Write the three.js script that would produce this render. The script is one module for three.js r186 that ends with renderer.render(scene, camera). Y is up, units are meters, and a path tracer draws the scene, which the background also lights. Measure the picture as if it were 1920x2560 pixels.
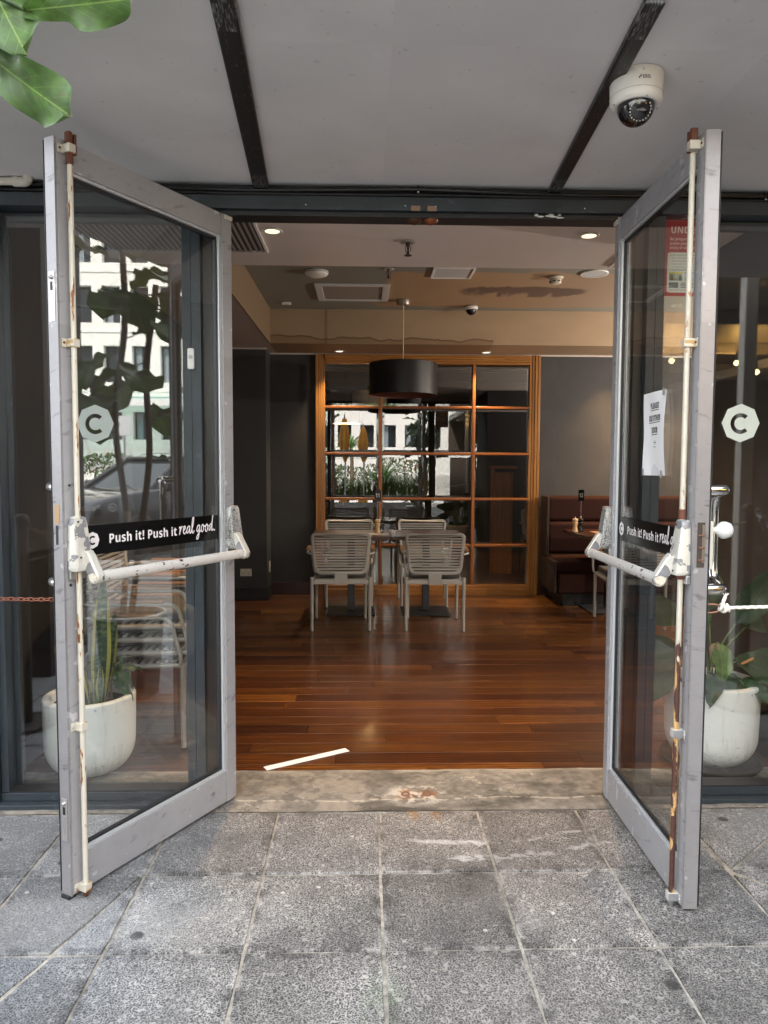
import * as THREE from 'three';
import { mergeGeometries, toCreasedNormals } from 'three/addons/utils/BufferGeometryUtils.js';
import { RoundedBoxGeometry } from 'three/addons/geometries/RoundedBoxGeometry.js';
import { ConvexGeometry } from 'three/addons/geometries/ConvexGeometry.js';

const { PI, sin, cos, abs, min, max, floor, sqrt } = Math;
const V = (x, y, z) => new THREE.Vector3(x, y, z);

// ---------------------------------------------------------------- camera, sky, sun, exposure
const scene = new THREE.Scene();
const camera = new THREE.PerspectiveCamera(70.15, 0.75, 0.02, 400);
camera.rotation.order = 'YXZ';
camera.position.set(-0.0709, 1.3868, 2.9803);
camera.rotation.set(-0.0622, -0.0277, 0.0038);
scene.add(camera);

{ // bright overcast sky with soft cloud
  const w = 256, h = 128, d = new Float32Array(w * h * 4);
  for (let j = 0; j < h; j++) for (let i = 0; i < w; i++) {
    const el = ((j + 0.5) / h - 0.5) * PI, az = (i + 0.5) / w * 2 * PI;
    const c = 0.92 + 0.07 * sin(az * 3 + 4 * el) * cos(el * 5 + 1) + 0.05 * sin(az * 7 + 2) * cos(el * 11);
    const up = el > 0 ? 0.85 + 0.35 * sin(el) : 0.3;
    const o = (j * w + i) * 4;
    d[o] = c * up * 0.95; d[o + 1] = c * up; d[o + 2] = c * up * 1.08; d[o + 3] = 1;
  }
  const t = new THREE.DataTexture(d, w, h, THREE.RGBAFormat, THREE.FloatType);
  t.mapping = THREE.EquirectangularReflectionMapping; t.magFilter = THREE.LinearFilter; t.needsUpdate = true;
  scene.background = t; scene.environment = t;
}
const sun = new THREE.DirectionalLight(0xfff4e6, 2.8);
sun.position.set(-9, 26, -12); sun.target.position.set(0, 0, 12);
sun.castShadow = true; sun.shadow.radius = 6; sun.shadow.mapSize.set(2048, 2048);
Object.assign(sun.shadow.camera, { left: -40, right: 40, top: 40, bottom: -40, far: 120 });
sun.name = 'sun'; scene.add(sun, sun.target);

const renderer = new THREE.WebGLRenderer({ antialias: true });
renderer.toneMapping = THREE.LinearToneMapping;
renderer.toneMappingExposure = 5.6;
renderer.shadowMap.enabled = true;

// ---------------------------------------------------------------- random numbers and noise
let seed = 7;
const rnd = (a = 1, b) => { seed = (seed + 0x6d2b79f5) | 0; let t = Math.imul(seed ^ (seed >>> 15), 1 | seed); t = (t + Math.imul(t ^ (t >>> 7), 61 | t)) ^ t; t = ((t ^ (t >>> 14)) >>> 0) / 4294967296; return b === undefined ? t * a : a + (b - a) * t; };
const hash = (x, y, s) => { let h = Math.imul(x, 374761393) ^ Math.imul(y, 668265263) ^ Math.imul(s + 11, 1442695041); h = Math.imul(h ^ (h >>> 13), 1274126177); return ((h ^ (h >>> 16)) >>> 0) / 4294967296; };
const vn = (x, y, s) => { const i = floor(x), j = floor(y); let f = x - i, g = y - j; f = f * f * (3 - 2 * f); g = g * g * (3 - 2 * g);
  const a = hash(i, j, s), b = hash(i + 1, j, s), c = hash(i, j + 1, s), d = hash(i + 1, j + 1, s); return a + (b - a) * f + (c - a) * g + (a - b - c + d) * f * g; };
const fbm = (x, y, o, s) => { let v = 0, a = 0.5, n = 0; for (let k = 0; k < o; k++) { v += a * vn(x, y, s + k); n += a; a *= 0.5; x *= 2.03; y *= 2.03; } return v / n; };
const sst = (a, b, x) => { const t = min(1, max(0, (x - a) / (b - a))); return t * t * (3 - 2 * t); };
const mix = (a, b, t) => a + (b - a) * t;
const mix3 = (a, b, t) => [mix(a[0], b[0], t), mix(a[1], b[1], t), mix(a[2], b[2], t)];
function cells(x, y, s) { // F1, F2 - F1 of a jittered grid
  const i = floor(x), j = floor(y); let a = 9, b = 9;
  for (let p = -1; p < 2; p++) for (let q = -1; q < 2; q++) { const dx = i + p + hash(i + p, j + q, s) - x, dy = j + q + hash(i + p, j + q, s + 1) - y, d = dx * dx + dy * dy; if (d < a) { b = a; a = d; } else if (d < b) b = d; }
  return [sqrt(a), sqrt(b) - sqrt(a)];
}
// textures whose fn(u, v, i, j) returns sRGB colours 0..1 (or one grey value)
function tex(w, h, fn, { srgb = true, repeat } = {}) {
  const d = new Uint8Array(w * h * 4);
  for (let j = 0; j < h; j++) for (let i = 0; i < w; i++) {
    let c = fn((i + 0.5) / w, (j + 0.5) / h, i, j), o = (j * w + i) * 4;
    if (typeof c === 'number') c = [c, c, c];
    for (let k = 0; k < 3; k++) d[o + k] = max(0, min(255, c[k] * 255));
    d[o + 3] = c.length > 3 ? max(0, min(255, c[3] * 255)) : 255;
  }
  const t = new THREE.DataTexture(d, w, h);
  t.wrapS = t.wrapT = THREE.RepeatWrapping; t.magFilter = THREE.LinearFilter; t.minFilter = THREE.LinearMipmapLinearFilter;
  if (srgb) t.colorSpace = THREE.SRGBColorSpace;
  if (repeat) t.repeat.set(...repeat);
  t.needsUpdate = true; return t;
}
function canvasTex(w, h, draw) {
  const c = document.createElement('canvas'); c.width = w; c.height = h; draw(c.getContext('2d'), w, h);
  const t = new THREE.CanvasTexture(c); t.colorSpace = THREE.SRGBColorSpace; t.wrapS = t.wrapT = THREE.ClampToEdgeWrapping; return t;
}

// ---------------------------------------------------------------- geometry helpers
function clean(g) { g = g.index ? g.toNonIndexed() : g; for (const k of Object.keys(g.attributes)) if (!['position', 'normal', 'uv'].includes(k)) g.deleteAttribute(k); if (!g.attributes.uv) g.setAttribute('uv', new THREE.BufferAttribute(new Float32Array(g.attributes.position.count * 2), 2)); return g; }
function uvBox(g, ox = 0, oy = 0) { // uv in metres by the main axis of each face
  g = clean(g); const p = g.attributes.position, uv = g.attributes.uv, a = V(), b = V(), c = V(), n = V();
  for (let i = 0; i < p.count; i += 3) {
    a.fromBufferAttribute(p, i); b.fromBufferAttribute(p, i + 1); c.fromBufferAttribute(p, i + 2);
    n.subVectors(b, a).cross(c.clone().sub(a)); const x = abs(n.x), y = abs(n.y), z = abs(n.z);
    [a, b, c].forEach((q, k) => { const [s, t] = y >= x && y >= z ? [q.x, -q.z] : x >= z ? [q.z, q.y] : [q.x, q.y]; uv.setXY(i + k, s + ox, t + oy); });
  }
  return g;
}
const join = (...l) => mergeGeometries(l.flat().map(clean));
const box = (w, h, d, x = 0, y = 0, z = 0, r = 0.002) => { const k = min(r, w / 3, h / 3, d / 3); const g = k > 0 ? new RoundedBoxGeometry(w, h, d, 1, k) : new THREE.BoxGeometry(w, h, d); return uvBox(g.translate(x, y, z)); };
const slab = (x0, x1, y0, y1, z0, z1, r = 0) => box(x1 - x0, y1 - y0, z1 - z0, (x0 + x1) / 2, (y0 + y1) / 2, (z0 + z1) / 2, r);
const cyl = (r0, r1, h, x, y, z, n = 24) => new THREE.CylinderGeometry(r1, r0, h, n).translate(x, y, z); // r0 below
const tube = (pts, r, n = 8, seg) => new THREE.TubeGeometry(new THREE.CatmullRomCurve3(pts.map((p) => V(...p)), false, 'centripetal'), seg ?? pts.length * 6, r, n);
function bar(a, b, r, n = 12) { const A = V(...a), B = V(...b), g = new THREE.CylinderGeometry(r, r, A.distanceTo(B), n); g.applyQuaternion(new THREE.Quaternion().setFromUnitVectors(V(0, 1, 0), B.clone().sub(A).normalize())); const m = A.add(B).multiplyScalar(0.5); return g.translate(m.x, m.y, m.z); }
const lathe = (pts, n = 40) => new THREE.LatheGeometry(pts.map((p) => new THREE.Vector2(...p)), n);
const sphere = (r, x, y, z, n = 20) => new THREE.SphereGeometry(r, n, n >> 1).translate(x, y, z);
function rrect(w, h, r, s = new THREE.Shape()) { const x = -w / 2, y = -h / 2; s.moveTo(x + r, y); s.lineTo(x + w - r, y); s.absarc(x + w - r, y + r, r, -PI / 2, 0); s.lineTo(x + w, y + h - r); s.absarc(x + w - r, y + h - r, r, 0, PI / 2); s.lineTo(x + r, y + h); s.absarc(x + r, y + h - r, r, PI / 2, PI); s.lineTo(x, y + r); s.absarc(x + r, y + r, r, PI, 1.5 * PI); return s; }
const extr = (shape, depth, bevel = 0.002, seg = 8) => new THREE.ExtrudeGeometry(shape, { depth: depth - 2 * bevel, bevelEnabled: bevel > 0, bevelThickness: bevel, bevelSize: bevel, bevelOffset: -bevel, bevelSegments: 2, curveSegments: seg }).translate(0, 0, bevel);
const poly = (pts) => { const s = new THREE.Shape(); pts.forEach((p, i) => (i ? s.lineTo(...p) : s.moveTo(...p))); return s; };

const taken = {};
const numbered = (n) => { const k = taken[n] = (taken[n] ?? -1) + 1; return k ? n + '_' + String(k).padStart(3, '0') : n; };
const tops = {};
function put(o, parent) { o.traverse((m) => { if (m.isMesh) { m.castShadow = true; m.receiveShadow = true; } }); (parent ?? scene).add(o); return o; }
function part(name, geo, mat, parent, label) { const m = new THREE.Mesh(Array.isArray(geo) ? join(geo) : geo, mat); m.name = name; if (label) m.userData.label = label; return put(m, parent); }
function struct(name, geo, mat) { const m = new THREE.Mesh(Array.isArray(geo) ? join(geo) : geo, mat); m.name = numbered(name); m.userData = { kind: 'structure' }; return put(m); }
function tag(o, label, category, group) { Object.assign(o.userData, { label, category }); if (group) o.userData.group = group; return o; }
function thing(name, label, category, p = [0, 0, 0], turn = 0, group) { const o = new THREE.Group(); o.name = numbered(name); o.position.set(...p); o.rotation.y = turn; tag(o, label, category, group); scene.add(o); return o; }
function single(name, geo, mat, label, category, group) { const m = new THREE.Mesh(Array.isArray(geo) ? join(geo) : geo, mat); m.name = numbered(name); tag(m, label, category, group); return put(m); }
function copyOf(o, label, p, turn = 0) { const c = o.clone(); c.name = numbered(o.name.replace(/_\d{3}$/, '')); c.userData = { ...o.userData, label }; c.position.set(...p); c.rotation.set(0, turn, 0); scene.add(c); return c; }

// ---------------------------------------------------------------- materials
const std = (r, g, b, rough = 0.6, metal = 0, more = {}) => new THREE.MeshStandardMaterial({ color: new THREE.Color().setRGB(r, g, b), roughness: rough, metalness: metal, ...more });
const phys = (r, g, b, rough, more = {}) => new THREE.MeshPhysicalMaterial({ color: new THREE.Color().setRGB(r, g, b), roughness: rough, ...more });
const white = (more) => ({ ...more });
// silver powder coat, scuffed and chalky
const scuffT = tex(1024, 1024, (u, v, i, j) => {
  const big = fbm(u * 6, v * 6, 4, 3), fine = fbm(u * 90, v * 90, 3, 9); let s = 0.635 + 0.08 * (big - 0.5) + 0.03 * (fine - 0.5);
  const wx = u + 0.03 * fbm(u * 8, v * 8, 3, 20), wy = v + 0.03 * fbm(u * 8 + 5, v * 8, 3, 22), st = fbm(wx * 30 + wy * 14, wy * 120 - wx * 30, 4, 21); if (st > 0.70) s -= (st - 0.70) * 0.9;
  const chip = fbm(u * 40, v * 40, 3, 33); if (chip > 0.80) s += 0.12;
  return [s * 0.995, s * 0.99, s * 1.005];
});
const doorMat = std(1, 1, 1, 0.42, 0.15, { map: scuffT }), edgeMat = std(0.9, 0.88, 0.87, 0.4, 0.45, { map: scuffT });
const beadMat = std(0.62, 0.64, 0.66, 0.35, 0.4), rubber = std(0.012, 0.012, 0.014, 0.5);
const frameT = tex(512, 512, (u, v) => { const a = fbm(u * 8, v * 8, 4, 5), b = fbm(u * 120, v * 120, 2, 6); let s = 0.235 + 0.05 * (a - 0.5) + 0.03 * (b - 0.5); if (fbm(u * 30, v * 30, 3, 8) > 0.80) s += 0.06; return [s * 0.88, s * 1.0, s * 1.09]; });
const frameMat = std(1, 1, 1, 0.38, 0.1, { map: frameT });
const frameDark = std(0.016, 0.018, 0.021, 0.45);
const rustT = tex(256, 2048, (u, v) => {
  const n = fbm(u * 5, v * 60, 4, 41), m = fbm(u * 12, v * 160, 3, 47);
  const paint = [0.80, 0.775, 0.71].map((c) => c * (0.95 + 0.1 * (m - 0.5))), low = sst(0.40, 0.30, v), t = n * 0.7 + m * 0.3;
  const gold = mix3([0.74, 0.55, 0.32], [0.80, 0.68, 0.48], m), brown = mix3([0.35, 0.23, 0.185], [0.26, 0.16, 0.14], m);
  const bare = sst(0.86 - 0.62 * low, 0.90 - 0.58 * low, t + 0.12 * sin(u * 6.28 + 1) * low), flake = sst(0.47, 0.53, fbm(u * 3 + 5, v * 46, 4, 49) + 0.09 * cos(u * 6.28 + 1.2));
  let c = mix3(paint, mix3(brown, gold, flake * low * 0.95), bare); if (v > 0.5 && t > 0.66) c = mix3(c, [0.62, 0.42, 0.26], sst(0.66, 0.74, t) * 0.8); return c;
});
const rustRod = std(1, 1, 1, 0.5, 0.1, { map: rustT });
const rodT = tex(256, 1024, (u, v) => { const n = fbm(u * 5, v * 50, 4, 51), s = 0.84 - 0.05 * n; if (n > 0.74) return [0.5, 0.3, 0.18]; if (n > 0.69) return [0.72, 0.6, 0.42]; return [s, s * 0.97, s * 0.9]; });
const creamRod = std(1, 1, 1, 0.45, 0.1, { map: rodT });
const chipT = tex(512, 512, (u, v) => { const n = fbm(u * 7, v * 7, 5, 61), m = fbm(u * 60, v * 60, 2, 62); const s = 0.82 + 0.05 * (m - 0.5); if (n > 0.585) return [0.55, 0.55, 0.56].map((c) => c + 0.1 * (m - 0.5)); if (n > 0.575) return [0.35, 0.34, 0.33]; return [s, s * 0.985, s * 0.94]; });
const chipMat = std(1, 1, 1, 0.4, 0.25, { map: chipT });
const mottleT = tex(512, 512, (u, v) => { const [a, e] = cells(u * 46, v * 46, 71); const n = fbm(u * 9, v * 9, 3, 72); const s = e < 0.16 + 0.25 * n ? 0.42 : 0.80; return [s, s, s * 0.985]; });
const mottleMat = std(1, 1, 1, 0.42, 0.3, { map: mottleT });
const barT = tex(1024, 256, (u, v) => { const n = fbm(u * 30, v * 7, 4, 81); const s = 0.83 + 0.04 * (fbm(u * 50, v * 12, 2, 82) - 0.5); if (n > 0.77) return [0.24, 0.15, 0.13]; if (n > 0.755) return [0.5, 0.44, 0.4]; if (fbm(u * 70, v * 18, 2, 85) > 0.9) return [0.12, 0.1, 0.1]; return [s, s * 0.985, s * 0.96]; });
const barMat = std(1, 1, 1, 0.36, 0.1, { map: barT });
const rustMat = std(0.13, 0.045, 0.025, 0.8), chrome = std(0.72, 0.71, 0.69, 0.16, 1), steel = std(0.5, 0.5, 0.5, 0.35, 0.9);
const blackMat = std(0.012, 0.012, 0.013, 0.5), blackGloss = std(0.008, 0.008, 0.009, 0.2), whitePlastic = std(0.78, 0.78, 0.75, 0.35), creamPlastic = std(0.62, 0.57, 0.47, 0.4);
const glassMat = phys(0.985, 0.992, 0.988, 0, { transmission: 1, thickness: 0, ior: 1.52 });
const sideGlass = phys(0.99, 0.995, 0.99, 0, { transmission: 1, thickness: 0, ior: 1.95 });
const barGlass = phys(0.9, 0.92, 0.91, 0, { transmission: 1, thickness: 0, ior: 2.2 });
const brown = phys(0.026, 0.0085, 0.006, 0.85, { specularIntensity: 0.3 });
const taupe = std(0.42, 0.395, 0.36, 0.42, 0.2), cushionMat = std(0.10, 0.095, 0.09, 0.85);
const teak = std(0.36, 0.19, 0.09, 0.5);

// ================================================================ THE SETTING
// ---------------------------------------------------------------- pavement of stone tiles
const paveT = tex(2048, 2048, (u, v) => {
  const x = u * 4 - 2, z = (1 - v) * 4; // metres
  const wx = x + 0.016 * fbm(x * 75, z * 75, 2, 101), wz = z + 0.016 * fbm(x * 75 + 9, z * 75, 2, 102);
  const [f, e] = cells(wx * 132, wz * 132, 103);
  const fine = vn(x * 400, z * 400, 104), big = fbm(x * 1.7 + 4, z * 1.7, 4, 105), mid = fbm(x * 9, z * 9, 4, 106);
  let vein = 1 - sst(0.05, 0.42, e + 0.16 * (fine - 0.5));
  let dark = mix3([0.235, 0.23, 0.23], [0.33, 0.325, 0.32], big), light = mix3([0.70, 0.68, 0.645], [0.86, 0.84, 0.80], mid);
  const blue = sst(-0.35, -1.15, x + 0.5 * (big - 0.5)) * 0.8 + sst(0.9, 1.6, x) * 0.6; // dusty bluish tiles at both sides
  dark = mix3(dark, [0.36, 0.385, 0.41], blue * 0.75); light = mix3(light, [0.66, 0.685, 0.72], blue * 0.6);
  vein = mix(vein, 0.35 + 0.3 * mid, 0.12 + 0.3 * blue * sst(0.9, 0.3, z));
  let c = mix3(dark, light, vein * (0.75 + 0.3 * mid));
  const dirt = fbm(x * 3.3 + 7, z * 3.3, 5, 108); c = c.map((q) => q * (1 - 0.15 * sst(0.56, 0.82, dirt)));
  const pale = fbm(x * 2.4 - 3, z * 2.4 + 5, 5, 109); c = mix3(c, [0.74, 0.725, 0.70], 0.5 * sst(0.58, 0.78, pale) * (0.4 + 0.6 * fine));
  const brownish = sst(0.45, 0.1, abs(x - 0.35)) * 0.12; c = mix3(c, [0.42, 0.38, 0.35], brownish);
  // white scrapes left by the door sweeping over the tiles on the right
  const scr = (cx, cz, a, l, w) => { const dx = x - cx, dz = z - cz, s = dx * cos(a) + dz * sin(a), t = -dx * sin(a) + dz * cos(a); return sst(l, l * 0.5, abs(s)) * sst(w, w * 0.2, abs(t + 0.02 * (mid - 0.5))); };
  const sc = max(scr(0.42, 0.47, -0.12, 0.28, 0.035), scr(0.77, 0.40, -0.2, 0.14, 0.03), scr(0.66, 0.32, -0.3, 0.24, 0.02), scr(0.25, 0.37, 0.1, 0.2, 0.03));
  c = mix3(c, [0.84, 0.835, 0.82], sc * 0.6 * sst(0.46, 0.72, fbm(x * 34, z * 60, 5, 110) + 0.25 * (sc - 0.5)));
  // pale salts and grit along the joints
  const jx = abs(((x + 0.011) / 0.4 + 100.5) % 1 - 0.5) * 0.4, jz = z < 0.3 ? abs(z - 0.123) : abs(((z - 0.569) / 0.4 + 100.5) % 1 - 0.5) * 0.4, jn = fbm(x * 22, z * 22, 4, 111);
  c = mix3(c, [0.76, 0.745, 0.715], 0.6 * max(sst(0.022, 0.004, jx), sst(0.02, 0.004, jz)) * sst(0.46, 0.66, jn)); c = c.map((q) => q * (1 - 0.22 * sst(0.05, 0.01, min(jx, jz)) * sst(0.5, 0.3, jn)));
  // rust runs below the two floor sockets
  for (const rx of [0.115, 0.205]) { const rr = sst(0.03, 0.005, abs(x - rx - (z - 0.0) * 0.10)) * sst(0.24, 0.02, z); c = mix3(c, [0.62, 0.42, 0.22], min(1, rr * 1.3 * (0.4 + 0.8 * mid))); }
  const ru = sst(0.16, 0, Math.hypot(x - 1.62, (z - 0.11) * 2.5)); c = mix3(c, [0.6, 0.42, 0.26], ru * 0.6 * mid);
  for (const [gx, gz, gr] of [[0.02, 1.62, 0.05], [-0.03, 1.5, 0.04], [-0.75, 1.42, 0.03]]) c = mix3(c, [0.15, 0.14, 0.135], 0.7 * sst(gr, gr * 0.5, Math.hypot(x - gx, z - gz) + 0.02 * (mid - 0.5)));
  const gum = cells(x * 2.1 + 3, z * 2.1, 113); c = mix3(c, [0.17, 0.165, 0.16], 0.75 * sst(0.05, 0.03, gum[0] + 0.01 * (mid - 0.5)) * sst(0.35, 0.5, big)); const spot = cells(x * 3.3, z * 3.3 + 7, 114); c = mix3(c, [0.88, 0.87, 0.85], 0.8 * sst(0.03, 0.015, spot[0]) * sst(0.5, 0.6, pale));
  const moss = sst(0.09, 0.0, abs(x + 0.01)) * sst(1.0, 1.3, z) * sst(1.8, 1.4, z) * sst(0.45, 0.7, mid); c = mix3(c, [0.5, 0.6, 0.45], moss * 0.5);
  return c;
});
const paveMat = std(0.8, 0.8, 0.8, 0.72, 0, { map: paveT, bumpMap: paveT, bumpScale: 0.0012 });
const groutT = tex(1024, 1024, (u, v) => { const n = fbm(u * 120, v * 120, 3, 121), b = fbm(u * 9, v * 9, 4, 122), s = 0.58 + 0.26 * (n - 0.5) + 0.34 * (b - 0.5); return [s, s * 0.965, s * 0.90]; });
const groutMat = std(1, 1, 1, 0.9, 0, { map: groutT, bumpMap: groutT, bumpScale: 0.002 });
const paveUV = (g) => { g = clean(g); const p = g.attributes.position, uv = g.attributes.uv; for (let i = 0; i < p.count; i++) uv.setXY(i, (p.getX(i) + 2) / 4, 1 - p.getZ(i) / 4); return g; };
const metreUV = (g, s) => { g = uvBox(g); const uv = g.attributes.uv; for (let i = 0; i < uv.count; i++) uv.setXY(i, uv.getX(i) * s, uv.getY(i) * s); return g; };
const pavement = struct('pavement', metreUV(slab(-14, 14, -0.3, -0.006, -0.02, 7.6), 0.7), groutMat);
pavement.userData.kind = 'structure';
const tileMats = [[0.98, 0.97, 0.96], [1.12, 1.11, 1.10], [0.86, 0.85, 0.845], [1.04, 1.045, 1.06], [0.93, 0.915, 0.90]].map((c) => { const m = paveMat.clone(); m.color.setRGB(c[0] * 0.82, c[1] * 0.84, c[2] * 0.875); return m; });
function tile(pts, dy = 0) { // a flat stone with its own edge; pts in x, z
  const rag = []; pts.forEach(([x, z], i) => { const [X, Z] = pts[(i + 1) % pts.length], L = Math.hypot(X - x, Z - z), n = L < 1e-3 ? 0 : max(1, Math.round(L / 0.035)); for (let q = 0; q < n; q++) { const k = q / n, w = q ? rnd(-0.0016, 0.0012) - (rnd() < 0.05 ? 0.003 : 0) : 0; rag.push([x + (X - x) * k + (Z - z) / L * -w, -(z + (Z - z) * k + (X - x) / L * w)]); } });
  const s = poly(rag), g = extr(s, 0.02, 0.0022, 2).rotateX(-PI / 2).translate(0, -0.02 + dy, 0);
  return part('paving_tile', paveUV(g), tileMats[floor(rnd(5))], pavement);
}
const j2 = 0.0056, cx = (k) => -0.011 + 0.4 * k, rows = [0.123, 0.569, 0.969, 1.369, 1.769, 2.169, 2.569, 2.969];
for (let k = -8; k < 8; k++) for (let r = 0; r + 1 < rows.length; r++) {
  const w = () => rnd(-0.0012, 0.0012), a = cx(k) + j2 + w(), b = cx(k + 1) - j2 + w(), c = rows[r] + j2 + w(), d = rows[r + 1] - j2 + w(), dy = rnd(-0.0008, 0.0008);
  if (k === -3 && r >= 1 && r <= 2) { // cut along the slanting joint on the left
    const xa = r === 1 ? -0.815 : -0.955, xb = r === 1 ? -0.955 : -1.10, q = 0.008;
    tile([[a, c], [min(xa, b) - q, c], [xb - q, d], [a, d]], dy); tile([[min(xa + q, b), c], [b, c], [b, d], [xb + q, d]], dy - 0.0006);
  } else if (k === 3 && r === 0) { tile([[a, c], [b, c], [b, d - 0.32], [a + 0.012, d]], dy); tile([[b, d - 0.30], [b, d], [a + 0.03, d]], dy); }
  else if (k === 3 && r === 1) { tile([[a, c + 0.03], [b, c + 0.52 > d ? d : c + 0.5], [b, d], [a, d]], dy); tile([[a + 0.012, c], [b, c], [b, d - 0.012]], dy - 0.0005); }
  else tile([[a, c], [b, c], [b, d], [a, d]], dy);
}
{ // beyond the tiles picked out one by one the same stone goes on
  const l = [];
  for (let k = -34; k < 34; k++) for (let r = 0; r < 19; r++) { const z0 = 0.123 + 0.4 * r + (r ? 0.046 : 0); if (k >= -8 && k < 8 && r < 7) continue; if (z0 > 7.3) continue; l.push(paveUV(slab(cx(k) + j2, cx(k + 1) - j2, -0.02, 0, z0 + j2, z0 + 0.4 - j2))); }
  const m = part('paving_tile', l, paveMat, pavement); m.userData.kind = 'stuff';
}
// worn concrete threshold with flaking skin
const threshT = tex(1024, 256, (u, v) => {
  const x = u * 4 - 2, z = -0.3 + (1 - v) * 0.5, n = fbm(x * 5, z * 5, 5, 131), m = fbm(x * 40, z * 40, 4, 132), k = fbm(x * 9 + 3, z * 14, 5, 133);
  let c = mix3([0.42, 0.41, 0.385], [0.58, 0.565, 0.535], n); c = c.map((q) => q * (0.72 + 0.52 * m) * (0.94 + 0.12 * vn(x * 300, z * 300, 134)));
  const rim = abs(k - 0.60); if (k > 0.60) c = mix3(c, [0.66, 0.63, 0.58], 0.5 * sst(0.60, 0.68, k)); c = mix3(c, [0.78, 0.755, 0.71], sst(0.012, 0.0, rim) * sst(0.4, 0.6, n));
  c = mix3(c, [0.74, 0.71, 0.65], sst(0.05, 0.0, z + 0.27 + 0.03 * (m - 0.4)) * 0.6 * sst(0.35, 0.6, k)); c = c.map((q) => q * (1 - 0.35 * sst(0.62, 0.8, fbm(x * 4 + 9, z * 9, 4, 136))));
  c = mix3(c, [0.80, 0.77, 0.72], sst(0.010, 0.0, abs(z - 0.018 - 0.05 * (fbm(x * 4, 2, 4, 140) - 0.5))) * 0.7 * sst(0.3, 0.55, m)); for (const rx of [0.11, 0.2]) { const r = Math.hypot((x - rx) * 1.0, (z + 0.02) * 0.9); c = mix3(c, [0.56, 0.36, 0.24], sst(0.055, 0.015, r) * 0.8 * (0.5 + m)); c = mix3(c, [0.8, 0.78, 0.74], sst(0.10, 0.05, r) * sst(0.5, 0.65, fbm(x * 30, z * 30, 3, 138)) * 0.8); }
  return c;
});
const threshUV = (g) => { g = clean(g); const p = g.attributes.position, uv = g.attributes.uv; for (let i = 0; i < p.count; i++) uv.setXY(i, (p.getX(i) + 2) / 4, 1 - (p.getZ(i) + 0.3) / 0.5); return g; };
const threshMat = std(0.92, 0.92, 0.92, 0.7, 0, { map: threshT, bumpMap: threshT, bumpScale: 0.008 });
{ const g = new THREE.PlaneGeometry(4.0, 0.392, 160, 16).rotateX(-PI / 2).translate(0, 0, -0.078), p = g.attributes.position;
  for (let i = 0; i < p.count; i++) { const x = p.getX(i), z = p.getZ(i); p.setY(i, 0.003 + 0.009 * (fbm(x * 9, z * 9, 5, 139) - 0.5) - 0.004 * sst(0.02, 0.118, z)); }
  g.computeVertexNormals(); struct('threshold', threshUV(g), threshMat); }
// the two rusty floor sockets of the door bolts
for (const [x, w] of [[0.108, 'left'], [0.198, 'right']]) single('floor_socket', [lathe([[0.008, 0.002], [0.012, 0.006], [0.018, 0.006], [0.022, 0.0]], 20).scale(1, 1, 1.2).translate(x, 0.0, -0.022)], std(0.17, 0.10, 0.07, 0.85), `rusty floor bolt socket in the threshold, ${w} one of the two`, 'floor socket', 'bolt sockets in the threshold');

{ const n = 420, im = new THREE.InstancedMesh(new THREE.TetrahedronGeometry(0.004), new THREE.MeshStandardMaterial({ roughness: 0.9 }), n), o = new THREE.Object3D(), c = new THREE.Color();
  for (let i = 0; i < n; i++) { const k = floor(rnd(3)), a = rnd(6.28), r = rnd() ** 2 * 0.28, x = [-0.62, 0.98, 0.2][k] + cos(a) * r * (k === 2 ? 4 : 1), z = [0.08, 0.06, 0.03][k] + abs(sin(a)) * r * (k === 2 ? 0.35 : 0.6); o.position.set(x, z < 0.118 ? 0.003 : 0.0015, z); o.rotation.set(rnd(6), rnd(6), rnd(6)); o.scale.set(rnd(0.25, 1.3), rnd(0.2, 0.6), rnd(0.25, 1)); o.updateMatrix(); im.setMatrixAt(i, o.matrix); im.setColorAt(i, rnd() < 0.4 ? c.setRGB(0.09, 0.06, 0.04) : c.setRGB(0.3, 0.28, 0.25)); }
  im.name = 'grit'; tag(im, 'grit and leaf crumbs gathered along the threshold and door hinges', 'grit'); im.userData.kind = 'stuff'; im.castShadow = im.receiveShadow = true; scene.add(im); }
// road, far footpath, ground beyond
const roadT = tex(512, 512, (u, v) => 0.27 + 0.14 * (vn(u * 256, v * 256, 141) - 0.5) + 0.06 * (fbm(u * 8, v * 8, 4, 142) - 0.5));
struct('kerb', slab(-40, 30, -0.16, 0.0, 7.6, 7.76, 0.02), std(0.35, 0.34, 0.33, 0.8));
struct('road', metreUV(slab(-60, 60, -0.4, -0.13, 7.76, 15.5), 0.4), std(1, 1, 1, 0.85, 0, { map: roadT }));
struct('far_footpath', slab(-60, 60, -0.3, 0.0, 15.5, 22, 0.02), std(0.34, 0.33, 0.31, 0.85));
struct('ground', slab(-200, 200, -0.6, -0.42, -150, 200), std(0.2, 0.19, 0.17, 0.9));
struct('forecourt', slab(-60, 60, -0.3, -0.02, 22, 60), std(0.4, 0.39, 0.37, 0.85));

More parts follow.
